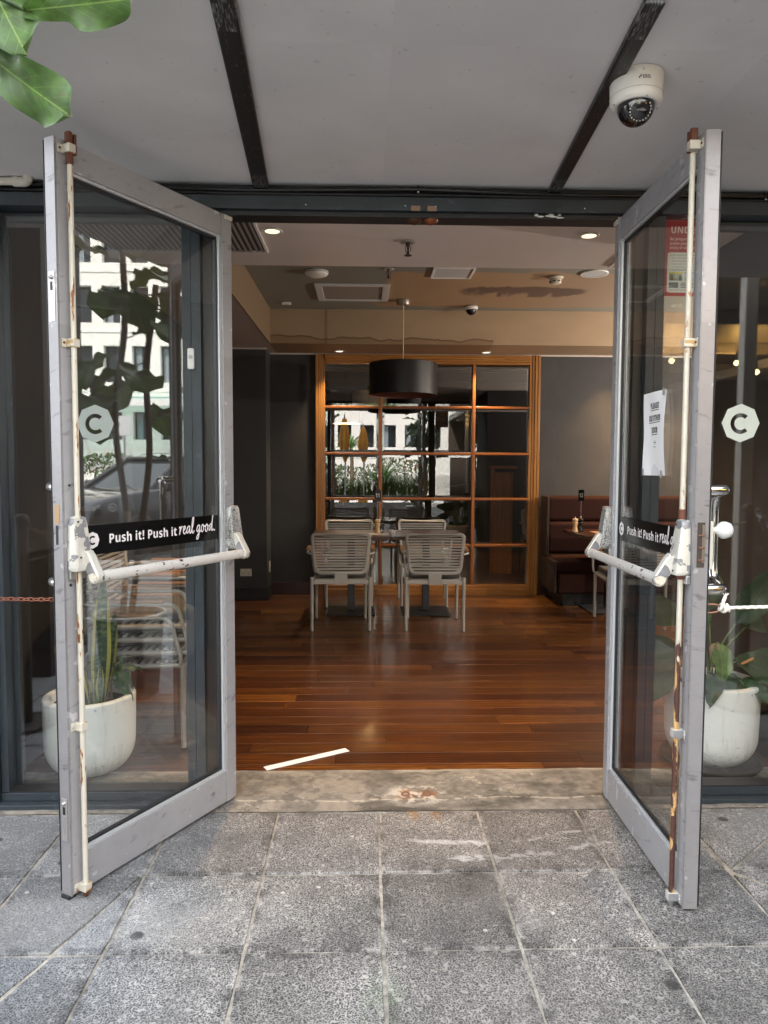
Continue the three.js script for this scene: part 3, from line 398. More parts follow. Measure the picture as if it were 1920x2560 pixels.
function entranceDoor(m, label, hinge, turn, right) {
  const t = thing('entrance_door', label, 'door', hinge, turn, 'entrance doors');
  const B = (s0, s1, y0, y1, n0, n1, r = 0.0015) => scaleUV(slab(m > 0 ? s0 : -s1, m > 0 ? s1 : -s0, y0, y1, n0, n1, r), 0.55);
  // leaf
  part('hinge_stile', [B(0, 0.026, 0.014, LH, -TH, 0), B(0.0265, 0.060, 0.014, LH, -TH, 0.004)], doorMat, t);
  part('lock_stile', [B(0.762, 0.806, 0.014, LH, -TH, 0)], doorMat, t);
  part('edge_plate', [B(0.807, LW, 0.012, LH + 0.002, -TH, -0.003, 0.001), B(0.807, LW + 0.0015, 0.012, LH, -0.0022, 0.0005, 0.0006)], edgeMat, t, 'worn silver edge strip with scratches');
  part('weather_strip', B(0.8075, LW + 0.002, 0.02, LH - 0.004, -TH - 0.004, -TH - 0.0005, 0.001), rubber, t);
  part('top_rail', B(0.0605, 0.7615, 2.287, LH, -TH, 0), doorMat, t); part('bottom_rail', B(0.0605, 0.7615, 0.014, 0.138, -TH, 0), doorMat, t);
  part('glazing_bead', [B(0.0605, 0.074, 0.1385, 2.2865, -0.036, -0.004), B(0.748, 0.7615, 0.1385, 2.2865, -0.036, -0.004), B(0.0745, 0.7475, 0.1385, 0.150, -0.036, -0.004), B(0.0745, 0.7475, 2.277, 2.2865, -0.036, -0.004)], beadMat, t);
  part('gasket', [B(0.0745, 0.081, 0.1505, 2.2765, -0.03, -0.012), B(0.741, 0.7475, 0.1505, 2.2765, -0.03, -0.012), B(0.0815, 0.7405, 0.1505, 0.158, -0.03, -0.012), B(0.0815, 0.7405, 2.268, 2.2765, -0.03, -0.012)], rubber, t);
  part('glass', B(0.08, 0.742, 0.156, 2.270, -0.0245, -0.0175, 0), glassMat, t);
  part('hinge_block', [B(0.005, 0.045, LH - 0.018, LH - 0.002, 0.001, 0.010), B(0.002, 0.03, LH + 0.001, LH + 0.012, -0.03, 0.004)], creamPlastic, t);
  // black sign on the glass
  part('push_sign', new THREE.PlaneGeometry(0.672, 0.0966).translate(m * 0.4, 1.144, -0.0165), pushMat, t, 'black sign strip with white lettering');
  // vertical rod with its guides and bolts
  const rs = 0.776, rn = 0.022, rod = right ? rustRod : creamRod;
  const rodGeo = (y0, y1) => { const g = clean(cyl(0.0085, 0.0085, y1 - y0, m * rs, (y0 + y1) / 2, rn, 14)), uv = g.attributes.uv, p = g.attributes.position; for (let i = 0; i < uv.count; i++) uv.setY(i, p.getY(i) / LH); return g; };
  part('bolt_rod', [rodGeo(1.215, 2.318), rodGeo(0.04, 1.075)], rod, t);
  part('rod_joint', [cyl(0.0105, 0.0105, 0.03, m * rs, right ? 1.245 : 2.31, rn, 14), cyl(0.0115, 0.0115, 0.012, m * rs, right ? 1.05 : 2.33, rn, 14)], rustMat, t);
  for (const y of [2.342, 1.762, 0.56, 0.034]) { const big = y > 2 || y < 0.1; part('rod_guide', [B(0.764, 0.789, y - 0.013, y + 0.013, 0.001, 0.036, 0.002), B(0.789, 0.803, y - 0.013, y + 0.013, 0.001, 0.004, 0.001), ...(big ? [B(0.757, 0.764, y - 0.016, y + 0.010, 0.001, 0.030, 0.002)] : [])], right && y < 1 ? chipMat : creamRod, t);
    part('screw', sphere(0.004, m * 0.797, y, 0.005, 8), y > 1.5 ? rustMat : steel, t); }
  part('top_bolt', [B(0.770, 0.786, 2.352, 2.392, 0.010, 0.032, 0.004), B(0.758, 0.766, 2.325, 2.388, 0.022, 0.034, 0.003)], rustMat, t); part('foot_bolt', [lathe([[0.001, 0], [0.006, 0.001], [0.009, 0.012], [0.009, 0.026]], 12).translate(m * rs, 0.002, rn)], right ? steel : rustMat, t);
  // panic bar: two end cases, arms and the push bar
  const caseShape = () => { const s = new THREE.Shape(); s.moveTo(-0.030, -0.085); s.lineTo(0.026, -0.085); s.quadraticCurveTo(0.034, -0.085, 0.034, -0.072); s.lineTo(0.026, 0.068); s.quadraticCurveTo(0.024, 0.086, 0.010, 0.086); s.lineTo(-0.014, 0.086); s.quadraticCurveTo(-0.026, 0.086, -0.028, 0.068); s.lineTo(-0.034, -0.07); s.quadraticCurveTo(-0.034, -0.085, -0.030, -0.085); return s; };
  const shape = caseShape();
  for (const [s, mat] of [[0.772, chipMat], [0.028, mottleMat]]) {
    const g = scaleUV(uvBox(extr(shape, 0.05, 0.008, 6).translate(m * s, 1.142, 0.001)), 4); { const p = g.attributes.position; for (let i = 0; i < p.count; i++) { const z = p.getZ(i); if (z > 0.012) p.setZ(i, z * (1 - 0.40 * sst(1.08, 1.23, p.getY(i)))); } g.computeVertexNormals(); }
    const c = part('end_case', toCreasedNormals(g, 0.6), mat, t, mat === chipMat ? 'cream end case with flaking paint' : 'mottled grey end case');
    part('mount_plate', B(s - 0.036, s + 0.030, 1.03, 1.058, 0.001, 0.016, 0.004), steel, t);
    for (const [dx, dy, q] of [[-0.012, 0.070, 0.034], [0.016, -0.07, 0.0505], [-0.018, -0.04, 0.0505]]) part('screw', sphere(0.0035, m * s + dx, 1.142 + dy, q, 8), blackMat, c);
    // arm: a bent strap that carries the bar
    const a = s > 0.4 ? s - 0.012 : s + 0.012, arm = new THREE.Shape(); arm.moveTo(0.022, 1.118); arm.lineTo(0.053, 1.122); arm.quadraticCurveTo(0.066, 1.112, 0.080, 1.085); arm.lineTo(0.101, 1.052); arm.absarc(0.084, 1.040, 0.021, 0.5, -2.4, true); arm.quadraticCurveTo(0.058, 1.050, 0.044, 1.066); arm.lineTo(0.022, 1.074); arm.closePath();
    part('arm', extr(arm, 0.030, 0.005, 8).rotateY(-PI / 2).translate(m * a + 0.015, 0, 0), chipMat, t);
    part('arm_pin', cyl(0.0135, 0.0135, 0.0345, 0, 0, 0, 18).scale(1, 1, 1.25).rotateZ(PI / 2).translate(m * a, 1.040, 0.084), creamRod, t);
  }
  const bg = clean(cyl(0.018, 0.018, 0.69, 0, 0, 0, 28)), buv = bg.attributes.uv; for (let i = 0; i < buv.count; i++) { const u = buv.getX(i), v = buv.getY(i); buv.setXY(i, v * 1.0 + (right ? 0.35 : 0), u); }
  part('push_bar', bg.scale(1, 1, 0.72).rotateZ(PI / 2).translate(m * 0.40, 1.040, 0.084), barMat, t, 'white push bar with chipped paint');
  // chrome pull handle outside
  const hs = 0.742, hn = -TH;
  part('pull_handle', tube([[m * 0.772, 1.318, hn], [m * 0.772, 1.318, hn - 0.050], [m * 0.766, 1.318, hn - 0.066], [m * 0.750, 1.317, hn - 0.074], [m * 0.715, 1.312, hn - 0.076], [m * 0.688, 1.298, hn - 0.076], [m * 0.678, 1.270, hn - 0.076], [m * 0.676, 1.165, hn - 0.076], [m * 0.678, 1.060, hn - 0.076], [m * 0.688, 1.032, hn - 0.076], [m * 0.715, 1.018, hn - 0.076], [m * 0.750, 1.013, hn - 0.074], [m * 0.766, 1.012, hn - 0.066], [m * 0.772, 1.012, hn - 0.050], [m * 0.772, 1.012, hn]], 0.0165, 18, 110), chrome, t);
  if (right) {
    part('lock_escutcheon', B(0.752, 0.800, 1.075, 1.225, -TH - 0.022, -TH - 0.001, 0.005), std(0.62, 0.6, 0.53, 0.45), t);
    part('knob', [lathe([[0.009, 0], [0.009, 0.012], [0.013, 0.018], [0.021, 0.024], [0.026, 0.034], [0.027, 0.044], [0.022, 0.058], [0.012, 0.064], [0.001, 0.065]], 28).rotateX(-PI / 2).translate(m * 0.778, 1.196, -TH - 0.022)], std(0.72, 0.72, 0.72, 0.28, 0.1), t, 'worn white round knob');
    // open lock pocket in the edge
    part('lock_pocket', [B(LW + 0.0005, LW + 0.0012, 1.085, 1.222, -0.033, -0.010, 0)], std(0.05, 0.035, 0.028, 0.6), t);
    part('lock_part', [B(LW + 0.0013, LW + 0.006, 1.180, 1.185, -0.033, -0.012), B(LW + 0.0013, LW + 0.005, 1.142, 1.148, -0.033, -0.014), B(LW + 0.0013, LW + 0.004, 1.104, 1.11, -0.033, -0.014)], std(0.24, 0.12, 0.08, 0.45, 0.7), t);
    part('lock_part', [B(LW + 0.0013, LW + 0.004, 1.10, 1.215, -0.0325, -0.024)], std(0.30, 0.26, 0.21, 0.4, 0.8), t);
    // paper notice taped to the glass
    const g = new THREE.PlaneGeometry(0.198, 0.292, 20, 24), p = g.attributes.position; for (let i = 0; i < p.count; i++) { const x = p.getX(i), y = p.getY(i); p.setZ(i, 0.004 + 0.004 * sin(y * 16 + 1) * sst(-0.02, -0.14, y) + 0.006 * sst(0.04, 0.099, abs(x)) * (0.5 + 0.5 * sin(y * 21 + x * 9)) + 0.003 * sin(x * 30 + y * 12)); p.setX(i, x - 0.035 * y * 0.5); }
    g.computeVertexNormals(); g.rotateZ(0.0).translate(m * 0.44, 1.505, -0.0165);
    const paper = part('paper_notice', g, std(1, 1, 1, 0.75, 0, { map: noticeT, side: THREE.DoubleSide }), t, 'white paper notice asking to use the other door');
    for (const [dx, dy] of [[0.09, 0.138], [-0.085, -0.135], [0.085, -0.14]]) part('tape', box(0.016, 0.024, 0.0006, m * 0.44 + dx, 1.505 + dy, -0.006, 0).rotateZ(0), phys(0.6, 0.6, 0.58, 0.2, { transmission: 0.5, thickness: 0 }), paper);
  } else {
    for (const [y, h] of [[1.9, 0.15], [0.26, 0.14]]) { part('flush_bolt', [B(LW + 0.0005, LW + 0.0022, y - h / 2, y + h / 2, -0.036, -0.010, 0.0006), B(LW + 0.0023, LW + 0.004, y - h * 0.32, y + h * 0.1, -0.026, -0.020, 0.001)], std(0.62, 0.6, 0.57, 0.3, 0.8), t); part('bolt_slot', [B(LW + 0.0024, LW + 0.0030, y + h * 0.12, y + h * 0.3, -0.029, -0.018, 0)], blackMat, t); part('bolt_thumb', sphere(0.007, m * (LW + 0.004), y + h * 0.38, -0.023, 12).scale(1, 1, 1), steel, t); }
    part('strike_slot', [B(LW + 0.0005, LW + 0.001, 1.14, 1.20, -0.032, -0.022, 0)], blackMat, t);
    part('paint_loss', [B(LW + 0.0005, LW + 0.0011, 1.205, 1.265, -0.036, -0.014, 0)], std(0.42, 0.28, 0.16, 0.85), t, 'patch of bare brown filler on the edge');
    part('lock_hole', [cyl(0.005, 0.005, 0.001, 0, 0, 0, 10).rotateX(PI / 2).translate(m * 0.790, 1.012, 0.0006), cyl(0.004, 0.004, 0.001, 0, 0, 0, 10).rotateX(PI / 2).translate(m * 0.787, 1.325, 0.0006)], blackMat, t);
    part('foot_block', B(0.790, LW + 0.006, 0.0, 0.0118, -TH, -0.006, 0.003), rubber, t);
  }
  return t;
}
const doorL = entranceDoor(-1, 'left silver door standing open with cream bolt rod and push bar', [-0.60, 0, 0], 1.0559, false);
const doorR = entranceDoor(1, 'right silver door standing open with rusty bolt rod and paper notice', [0.9414, 0, 0], -1.5896, true);

// chain and rope that hold the doors open, with the posts they are tied to
{ const t = thing('chain', 'rusty copper coloured chain running left from the open left door', 'chain'), m = std(0.30, 0.12, 0.075, 0.55, 0.5), g = new THREE.TorusGeometry(0.0062, 0.0019, 6, 14).scale(1.5, 1, 1);
  const a = V(-1.03, 0.962, 0.66), b = V(-1.85, 1.06, 0.85), n = 58; for (let i = 0; i < n; i++) { const k = i / n, p = a.clone().lerp(b, k); p.y -= 0.05 * k * (1 - k) * 4 * 0.35; const l = part('link', g, m, t); l.position.copy(p); l.rotation.set((i % 2) * PI / 2 + 0.4, 0.22, -0.12 - 0.02, 'YZX'); }
}
{ const t = thing('rope', 'knotted white rope hooked to the open right door', 'rope'), m = std(0.80, 0.76, 0.66, 0.85), w = std(0.32, 0.17, 0.11, 0.5, 0.6);
  const X = 0.965, Y = 0.955, Z = 0.79;
  part('hook', [tube([[X - 0.012, Y, Z], [X + 0.012, Y + 0.012, Z], [X + 0.05, Y + 0.012, Z + 0.006], [X + 0.058, Y + 0.003, Z + 0.006], [X + 0.048, Y - 0.008, Z + 0.006], [X + 0.012, Y - 0.014, Z]], 0.0028, 8, 40)], w, t);
  const strand = []; for (let s = 0; s < 3; s++) { const pts = []; for (let i = 0; i <= 150; i++) { const k = i / 150, x = X + 0.062 + k * 1.1, y = Y + 0.004 + k * 0.12 - 0.012 * sin(k * PI), z = Z + 0.01 + k * 0.3, a = i * 0.75 + s * 2.094; pts.push([x, y + 0.0026 * cos(a), z + 0.0026 * sin(a)]); } strand.push(tube(pts, 0.0031, 6, 300)); }
  part('cord', strand, m, t);
  const knot = []; for (let s = 0; s < 4; s++) knot.push(new THREE.TorusGeometry(0.010, 0.0048, 8, 18).rotateY(PI / 2 + rnd(-0.4, 0.4)).rotateZ(rnd(-0.5, 0.5)).translate(X + 0.058 + s * 0.007, Y + 0.004 + rnd(-0.003, 0.003), Z + 0.008)); knot.push(tube([[X + 0.066, Y + 0.008, Z + 0.01], [X + 0.062, Y + 0.022, Z + 0.014], [X + 0.069, Y + 0.040, Z + 0.012]], 0.0052, 8), ...[0, 1, 2, 3].map((i) => tube([[X + 0.069, Y + 0.038, Z + 0.012], [X + 0.071 + rnd(-0.01, 0.014), Y + 0.05, Z + 0.012 + rnd(-0.006, 0.006)]], 0.0012, 5, 4)));
  part('knot', knot, m, t); }
single('chain_post', [cyl(0.03, 0.03, 1.1, -1.87, 0.55, 0.86, 16), cyl(0.16, 0.16, 0.02, -1.87, 0.01, 0.86, 28), sphere(0.035, -1.87, 1.1, 0.86)], blackMat, 'black post that the rusty chain is tied to', 'post');
single('rope_post', [cyl(0.03, 0.03, 1.15, 2.14, 0.575, 1.11, 16), cyl(0.16, 0.16, 0.02, 2.14, 0.01, 1.11, 28), sphere(0.035, 2.14, 1.15, 1.11)], blackMat, 'black post that the white rope is tied to', 'post');

// ---------------------------------------------------------------- dome camera under the canopy
{ const t = thing('security_camera', 'white dome camera with dark glass dome under the canopy at upper right', 'camera', [0.699, YK, 0.862]);
  const R = 0.0735, tilt = new THREE.Group(); tilt.name = 'housing_tilt';
  part('housing', lathe([[0.001, 0], [R, 0], [R + 0.001, -0.003], [R, -0.006], [R - 0.002, -0.068], [R - 0.006, -0.076], [R - 0.012, -0.080], [0.058, -0.082], [0.052, -0.080]], 56), std(0.74, 0.72, 0.67, 0.35), t);
  part('seam', lathe([[R - 0.0012, -0.0555], [R - 0.0005, -0.056], [R - 0.0012, -0.0575]], 56), std(0.45, 0.44, 0.41, 0.5), t);
  part('dome', lathe([...Array(13)].map((_, i) => [0.052 * cos(i / 12 * PI / 2) + 0.0001, -0.080 - 0.054 * sin(i / 12 * PI / 2)]), 44), phys(0.006, 0.006, 0.008, 0.06, { clearcoat: 1, clearcoatRoughness: 0.03 }), t);
  part('lens', lathe([[0.0001, 0.004], [0.011, 0.003], [0.0145, 0], [0.017, -0.002]], 24).rotateX(PI / 2 - 0.1).translate(0.002, -0.105, 0.0485), blackGloss, t);
  const led = sphere(0.0024, 0, 0, 0, 8), lm = std(0.62, 0.6, 0.5, 0.25); for (let i = 0; i < 20; i++) { const a = 0.55 * PI + (i + 0.5) / 20 * 1.9 * PI, rr = 0.029, x = rr * cos(a), y = rr * 0.92 * sin(a), q = max(0, 0.0531 * 0.0531 - x * x - y * y); if (y > 0.02) continue; part('led', led, lm, t).position.set(x, -0.080 - 0.0215 + y * 0.85 - 0.004, sqrt(max(0, 0.0525 ** 2 - x * x - (0.0255 - y * 0.85) ** 2))); }
  const lt = canvasTex(256, 96, (c) => { c.fillStyle = '#2f2f30'; c.font = 'bold 62px sans-serif'; c.save(); c.translate(86, 70); c.scale(0.95, 1); c.fillText('IDIS', 0, 0); c.restore(); c.fillRect(34, 48, 20, 20); c.fillRect(52, 28, 20, 20); c.fillRect(62, 14, 10, 10); });
  const g = new THREE.CylinderGeometry(R + 0.0002, R + 0.0002, 0.019, 12, 1, true, -0.36, 0.68).translate(0, -0.034, 0); part('logo', g, new THREE.MeshStandardMaterial({ map: lt, transparent: true, roughness: 0.4 }), t, 'maker lettering on the white housing');
  for (const a of [0, 2.1, 4.2]) part('screw', sphere(0.003, (R - 0.001) * sin(a - 0.1), -0.014, (R - 0.001) * cos(a - 0.1), 8), steel, t);
  for (const a of [0.1, 1.7, 3.2, 4.8]) part('screw', sphere(0.0032, 0.064 * sin(a), -0.0795, 0.064 * cos(a), 8), steel, t);
}

// ================================================================ INSIDE THE ROOM
// ---------------------------------------------------------------- internal timber window to the dark bar room
const oakT = tex(256, 1024, (u, v) => { const w = u + 0.06 * fbm(u * 3, v * 4, 3, 301), g = fbm(w * 22, v * 3, 4, 302), f = fbm(w * 90, v * 12, 3, 303); return mix3([0.50, 0.31, 0.13], [0.82, 0.59, 0.30], 0.6 * g + 0.4 * f); });
const oakMat = std(0.80, 0.78, 0.70, 0.35, 0, { map: oakT }), barOak = std(0.66, 0.46, 0.34, 0.35, 0, { map: oakT });
const vUV = (g, k = 1) => { const p = g.attributes.position, uv = g.attributes.uv; for (let i = 0; i < p.count; i++) uv.setXY(i, (p.getX(i) + p.getZ(i)) * 3 * k, p.getY(i) * 0.7); return g; };
const hUV = (g) => { const p = g.attributes.position, uv = g.attributes.uv; for (let i = 0; i < p.count; i++) uv.setXY(i, (p.getY(i) + p.getZ(i)) * 3, p.getX(i) * 0.7); return g; };
{ const t = thing('timber_window', 'large internal window of fifteen panes in a golden timber frame on the back wall', 'window');
  const GX0 = -0.487, GX1 = 1.70, GY0 = 0.11, GY1 = 2.476, zf = backZ + 0.045;
  const side = (x0, x1, s) => { const l = [], d = (x1 - x0) / 4; for (let i = 0; i < 4; i++) { const k = s > 0 ? i : 3 - i; l.push(vUV(slab(x0 + d * i, x0 + d * (i + 1) - 0.0015, 0, FY1, backZ - 0.06, zf - 0.008 * k + (k === 1 ? 0.004 : 0), 0.004))); } return l; };
  part('frame_side', side(FX0, GX0, 1), oakMat, t); part('frame_side', side(GX1, FX1, -1), oakMat, t);
  { const l = [], d = (FY1 - GY1) / 4; for (let i = 0; i < 4; i++) { const k = 3 - i; l.push(hUV(slab(GX0 + 0.001 - (i) * 0.0 - 0, GX1 - 0.001, GY1 + d * i, GY1 + d * (i + 1) - 0.0015, backZ - 0.06, zf - 0.008 * k + (k === 1 ? 0.004 : 0), 0.004))); } part('frame_top', l, oakMat, t); }
  part('frame_bottom', [hUV(slab(GX0 + 0.001, GX1 - 0.001, 0, 0.07, backZ - 0.06, zf + 0.01, 0.004)), hUV(slab(GX0 + 0.001, GX1 - 0.001, 0.0715, GY0, backZ - 0.06, zf - 0.014, 0.006))], oakMat, t);
  const xs = [GX0, 0.105, 1.102, GX1], ys = [GY0, 0.539, 1.04, 1.526, 2.019, GY1], w = 0.017;
  for (const x of [0.105, 1.102]) part('mullion', [vUV(slab(x - w, x + w, GY0 + 0.001, GY1 - 0.001, backZ - 0.035, zf - 0.016, 0.006))], barOak, t);
  for (const y of ys.slice(1, 5)) for (let c = 0; c < 3; c++) part('glazing_bar', [hUV(slab(xs[c] + (c ? w + 0.001 : 0.001), xs[c + 1] - (c < 2 ? w + 0.001 : 0.001), y - 0.013, y + 0.013, backZ - 0.035, zf - 0.02, 0.005))], barOak, t);
  for (let r = 0; r < 5; r++) for (let c = 0; c < 3; c++) { // bevelled panes
    const x0 = xs[c] + (c ? w - 0.004 : -0.004), x1 = xs[c + 1] - (c < 2 ? w - 0.004 : -0.004), y0 = ys[r] + (r ? 0.009 : -0.004), y1 = ys[r + 1] - (r < 4 ? 0.009 : -0.004), b = 0.03, h = 0.0022, W2 = x1 - x0, H2 = y1 - y0;
    const P = [[0, 0, 0], [W2, 0, 0], [W2, H2, 0], [0, H2, 0], [b, b, h], [W2 - b, b, h], [W2 - b, H2 - b, h], [b, H2 - b, h]], F = [[4, 5, 6], [4, 6, 7], [0, 1, 5], [0, 5, 4], [1, 2, 6], [1, 6, 5], [2, 3, 7], [2, 7, 6], [3, 0, 4], [3, 4, 7]];
    const g = new THREE.BufferGeometry(); g.setAttribute('position', new THREE.BufferAttribute(new Float32Array(F.flat().flatMap((i) => P[i])), 3)); g.computeVertexNormals();
    const m = part('pane', clean(g), barGlass, t); m.position.set(x0, y0, backZ - 0.012); m.rotation.set(rnd(-0.004, 0.004), rnd(-0.004, 0.004), 0); }
}
// the bar room seen dimly through it
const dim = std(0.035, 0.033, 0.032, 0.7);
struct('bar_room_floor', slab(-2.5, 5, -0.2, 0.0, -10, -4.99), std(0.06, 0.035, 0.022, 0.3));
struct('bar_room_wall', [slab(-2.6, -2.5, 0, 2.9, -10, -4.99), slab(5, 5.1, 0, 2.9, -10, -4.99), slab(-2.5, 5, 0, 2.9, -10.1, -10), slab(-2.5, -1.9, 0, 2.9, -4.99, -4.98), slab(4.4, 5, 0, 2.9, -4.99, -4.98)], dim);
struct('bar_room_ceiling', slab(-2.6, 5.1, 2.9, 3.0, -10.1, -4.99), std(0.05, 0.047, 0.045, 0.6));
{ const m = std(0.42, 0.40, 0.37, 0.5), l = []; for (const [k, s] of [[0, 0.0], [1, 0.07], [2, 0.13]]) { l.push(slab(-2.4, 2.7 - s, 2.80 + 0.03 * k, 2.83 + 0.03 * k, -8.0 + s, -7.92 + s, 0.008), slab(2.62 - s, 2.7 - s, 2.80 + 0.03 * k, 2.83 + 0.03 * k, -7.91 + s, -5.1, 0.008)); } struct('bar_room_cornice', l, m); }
single('wall_panel', [vUV(slab(1.62, 1.86, 0, 1.32, -6.5, -6.42, 0.006)), vUV(slab(1.58, 1.615, 0, 1.36, -6.51, -6.4, 0.006)), hUV(slab(1.56, 1.9, 1.365, 1.40, -6.52, -6.38, 0.006))], std(0.9, 0.62, 0.2, 0.4, 0, { map: oakT }), 'yellow timber partition end in the bar room behind the right panes', 'partition');
{ const warm = (n) => new THREE.MeshStandardMaterial({ color: 0x111111, emissive: new THREE.Color(1, 0.72, 0.36), emissiveIntensity: n });
  const lampAt = (x, y, z, label) => { const t = thing('drum_lamp', label, 'lamp', [x, y, z], 0, 'lit drum lamps in the bar room'); part('shade', lathe([[0.22, 0], [0.225, 0.0], [0.225, 0.2], [0.22, 0.2], [0.22, 0]], 36), std(0.5, 0.42, 0.3, 0.7), t); part('lamp_diffuser', cyl(0.21, 0.21, 0.01, 0, 0.012, 0, 36), warm(1.1), t); part('cord', bar([0, 0.2, 0], [0, 2.895 - y, 0], 0.004), blackMat, t); part('top', cyl(0.219, 0.219, 0.006, 0, 0.19, 0, 30), std(0.4, 0.35, 0.25, 0.7), t);
    const l = new THREE.PointLight(0xffc070, 0.03, 8); l.position.set(x, y - 0.04, z); l.castShadow = true; l.name = 'drum_lamp_glow'; scene.add(l); };
  lampAt(0.0, 2.16, -6.6, 'lit yellow drum lamp seen through the upper left panes, partly behind the black pendant shade'); lampAt(-0.35, 2.06, -8.6, 'farther lit yellow drum lamp seen through the second row of left panes'); }

// ---------------------------------------------------------------- lights, sprinklers and fittings of the ceiling
const lit = (n, c = [1, 0.80, 0.50]) => new THREE.MeshStandardMaterial({ color: 0x222222, emissive: new THREE.Color(...c), emissiveIntensity: n });
function downlight(x, y, z, label, strength, col, hex) {
  const t = thing('downlight', label, 'downlight', [x, y, z], 0, 'lit downlights'); part('trim', lathe([[0.036, -0.001], [0.052, -0.001], [0.053, -0.004], [0.046, -0.008], [0.038, -0.006]], 30), whitePlastic, t); part('lamp_face', cyl(0.037, 0.037, 0.003, 0, -0.004, 0, 28), lit(0.36, col), t);
  const s = new THREE.SpotLight(hex, strength, 9, 0.75, 0.7, 2); s.position.set(x, y - 0.03, z); s.target.position.set(x, 0, z); s.castShadow = true; s.name = 'downlight_beam'; scene.add(s, s.target); }
downlight(-0.54, YS, -0.83, 'lit downlight in the entrance ceiling by the left door', 2.2, [1, 0.78, 0.45], 0xffc98a); downlight(1.09, YS, -0.84, 'lit downlight in the entrance ceiling by the right door', 2.2, [1, 0.78, 0.45], 0xffc98a);
downlight(-0.33, YS, -4.70, 'lit downlight above the left end of the timber window', 1.6, [1, 0.92, 0.72], 0xffe4c0); downlight(1.205, YS, -4.70, 'lit downlight above the right half of the timber window', 1.6, [1, 0.92, 0.72], 0xffe4c0); downlight(2.55, YS, -4.58, 'lit downlight over the brown banquette, seen through the right door glass', 1.2, [1, 0.86, 0.6], 0xffca88);
downlight(2.95, YS, -4.52, 'lit downlight in the back bulkhead, seen through the right door glass beside its stile', 3, [1, 0.78, 0.45], 0xffc27a); downlight(3.70, YS, -4.6, 'lit downlight in the back bulkhead, seen right of the right door', 3, [1, 0.78, 0.45], 0xffc27a);
for (const [x, z, w] of [[3.85, -1.9, 'near the front'], [3.95, -3.7, 'near the back']]) { const t = thing('added_globe_lamp', `added opal globe lamp, out of view, brightening the room from the right, ${w}`, 'lamp', [x, 2.0, z], 0); part('globe', sphere(0.13, 0, 0, 0, 28), lit(0.7, [1, 0.84, 0.6]), t); part('cord', bar([0, 0.14, 0], [0, YC - 2.001, 0], 0.004), blackMat, t); part('cap', cyl(0.04, 0.03, 0.04, 0, 0.14, 0, 18), blackMat, t); const l = new THREE.PointLight(0xfff0e2, 2.6, 12); l.position.set(x, 2.0, z); l.castShadow = true; l.name = 'added_globe_glow'; scene.add(l); }  // added lamps outside the view, there to brighten the room and its ceiling
function sprinkler(x, y, z, label) { const t = thing('sprinkler', label, 'sprinkler', [x, y, z], 0, 'ceiling sprinklers'); part('rose', lathe([[0.012, -0.001], [0.042, -0.001], [0.044, -0.005], [0.028, -0.009], [0.018, -0.006]], 28), std(0.6, 0.57, 0.52, 0.35, 0.4), t); part('body', lathe([[0.012, -0.006], [0.013, -0.02], [0.007, -0.026], [0.005, -0.05], [0.006, -0.066], [0.02, -0.07], [0.021, -0.073], [0.001, -0.073]], 20), std(0.10, 0.08, 0.07, 0.4, 0.7), t); for (const s of [-1, 1]) part('frame_arm', tube([[s * 0.010, -0.018, 0], [s * 0.014, -0.04, 0], [s * 0.004, -0.066, 0]], 0.0022, 6), std(0.10, 0.08, 0.07, 0.4, 0.7), t); }
sprinkler(0.162, YS, -0.99, 'dark sprinkler head in the entrance ceiling'); sprinkler(0.117, YC, -2.78, 'dark sprinkler head in the raised ceiling between access hatch and soffit');
{ const t = thing('smoke_alarm', 'round white smoke alarm in the raised ceiling left of the hatch', 'smoke alarm', [-0.447, YC, -2.88]); part('body', lathe([[0.001, -0.042], [0.055, -0.042], [0.085, -0.03], [0.095, -0.012], [0.092, -0.001], [0.001, -0.001]], 36), whitePlastic, t); part('band', lathe([[0.0955, -0.012], [0.097, -0.015], [0.0935, -0.019]], 36), std(0.3, 0.3, 0.3, 0.5), t); }
{ const t = thing('smoke_detector', 'cream smoke detector with vents in the patched ceiling at right', 'smoke detector', [1.471, YC, -2.96]); part('base', lathe([[0.001, -0.02], [0.055, -0.02], [0.06, -0.012], [0.06, -0.001], [0.001, -0.001]], 30), creamPlastic, t); part('head', lathe([[0.001, -0.06], [0.03, -0.06], [0.046, -0.052], [0.05, -0.034], [0.042, -0.021]], 30), creamPlastic, t); for (let i = 0; i < 8; i++) { const a = i * PI / 4 + 0.3; part('vent', box(0.022, 0.010, 0.004, 0, 0, 0, 0.001).rotateY(a).translate(0.0475 * sin(a), -0.044, 0.0475 * cos(a)), blackMat, t); } }
{ const t = thing('ceiling_speaker', 'round pale speaker grille in the raised ceiling at far right', 'speaker', [1.745, YC, -2.84]); part('rim', lathe([[0.098, -0.001], [0.11, -0.001], [0.108, -0.012], [0.098, -0.01]], 36), whitePlastic, t); part('mesh_face', cyl(0.098, 0.098, 0.006, 0, -0.005, 0, 36), std(0.5, 0.52, 0.52, 0.6), t); }
{ const t = thing('vent_panel', 'small square pale vent panel in the raised ceiling above the patch', 'vent'); part('frame', [slab(0.46, 0.79, YC - 0.014, YC - 0.001, -2.72, -2.70, 0.003), slab(0.46, 0.79, YC - 0.014, YC - 0.001, -3.02, -3.0, 0.003), slab(0.46, 0.48, YC - 0.014, YC - 0.001, -3.0, -2.72, 0.003), slab(0.77, 0.79, YC - 0.014, YC - 0.001, -3.0, -2.72, 0.003)], whitePlastic, t); part('face', slab(0.48, 0.77, YC - 0.008, YC - 0.002, -3.0, -2.72), std(0.5, 0.52, 0.52, 0.5), t); }
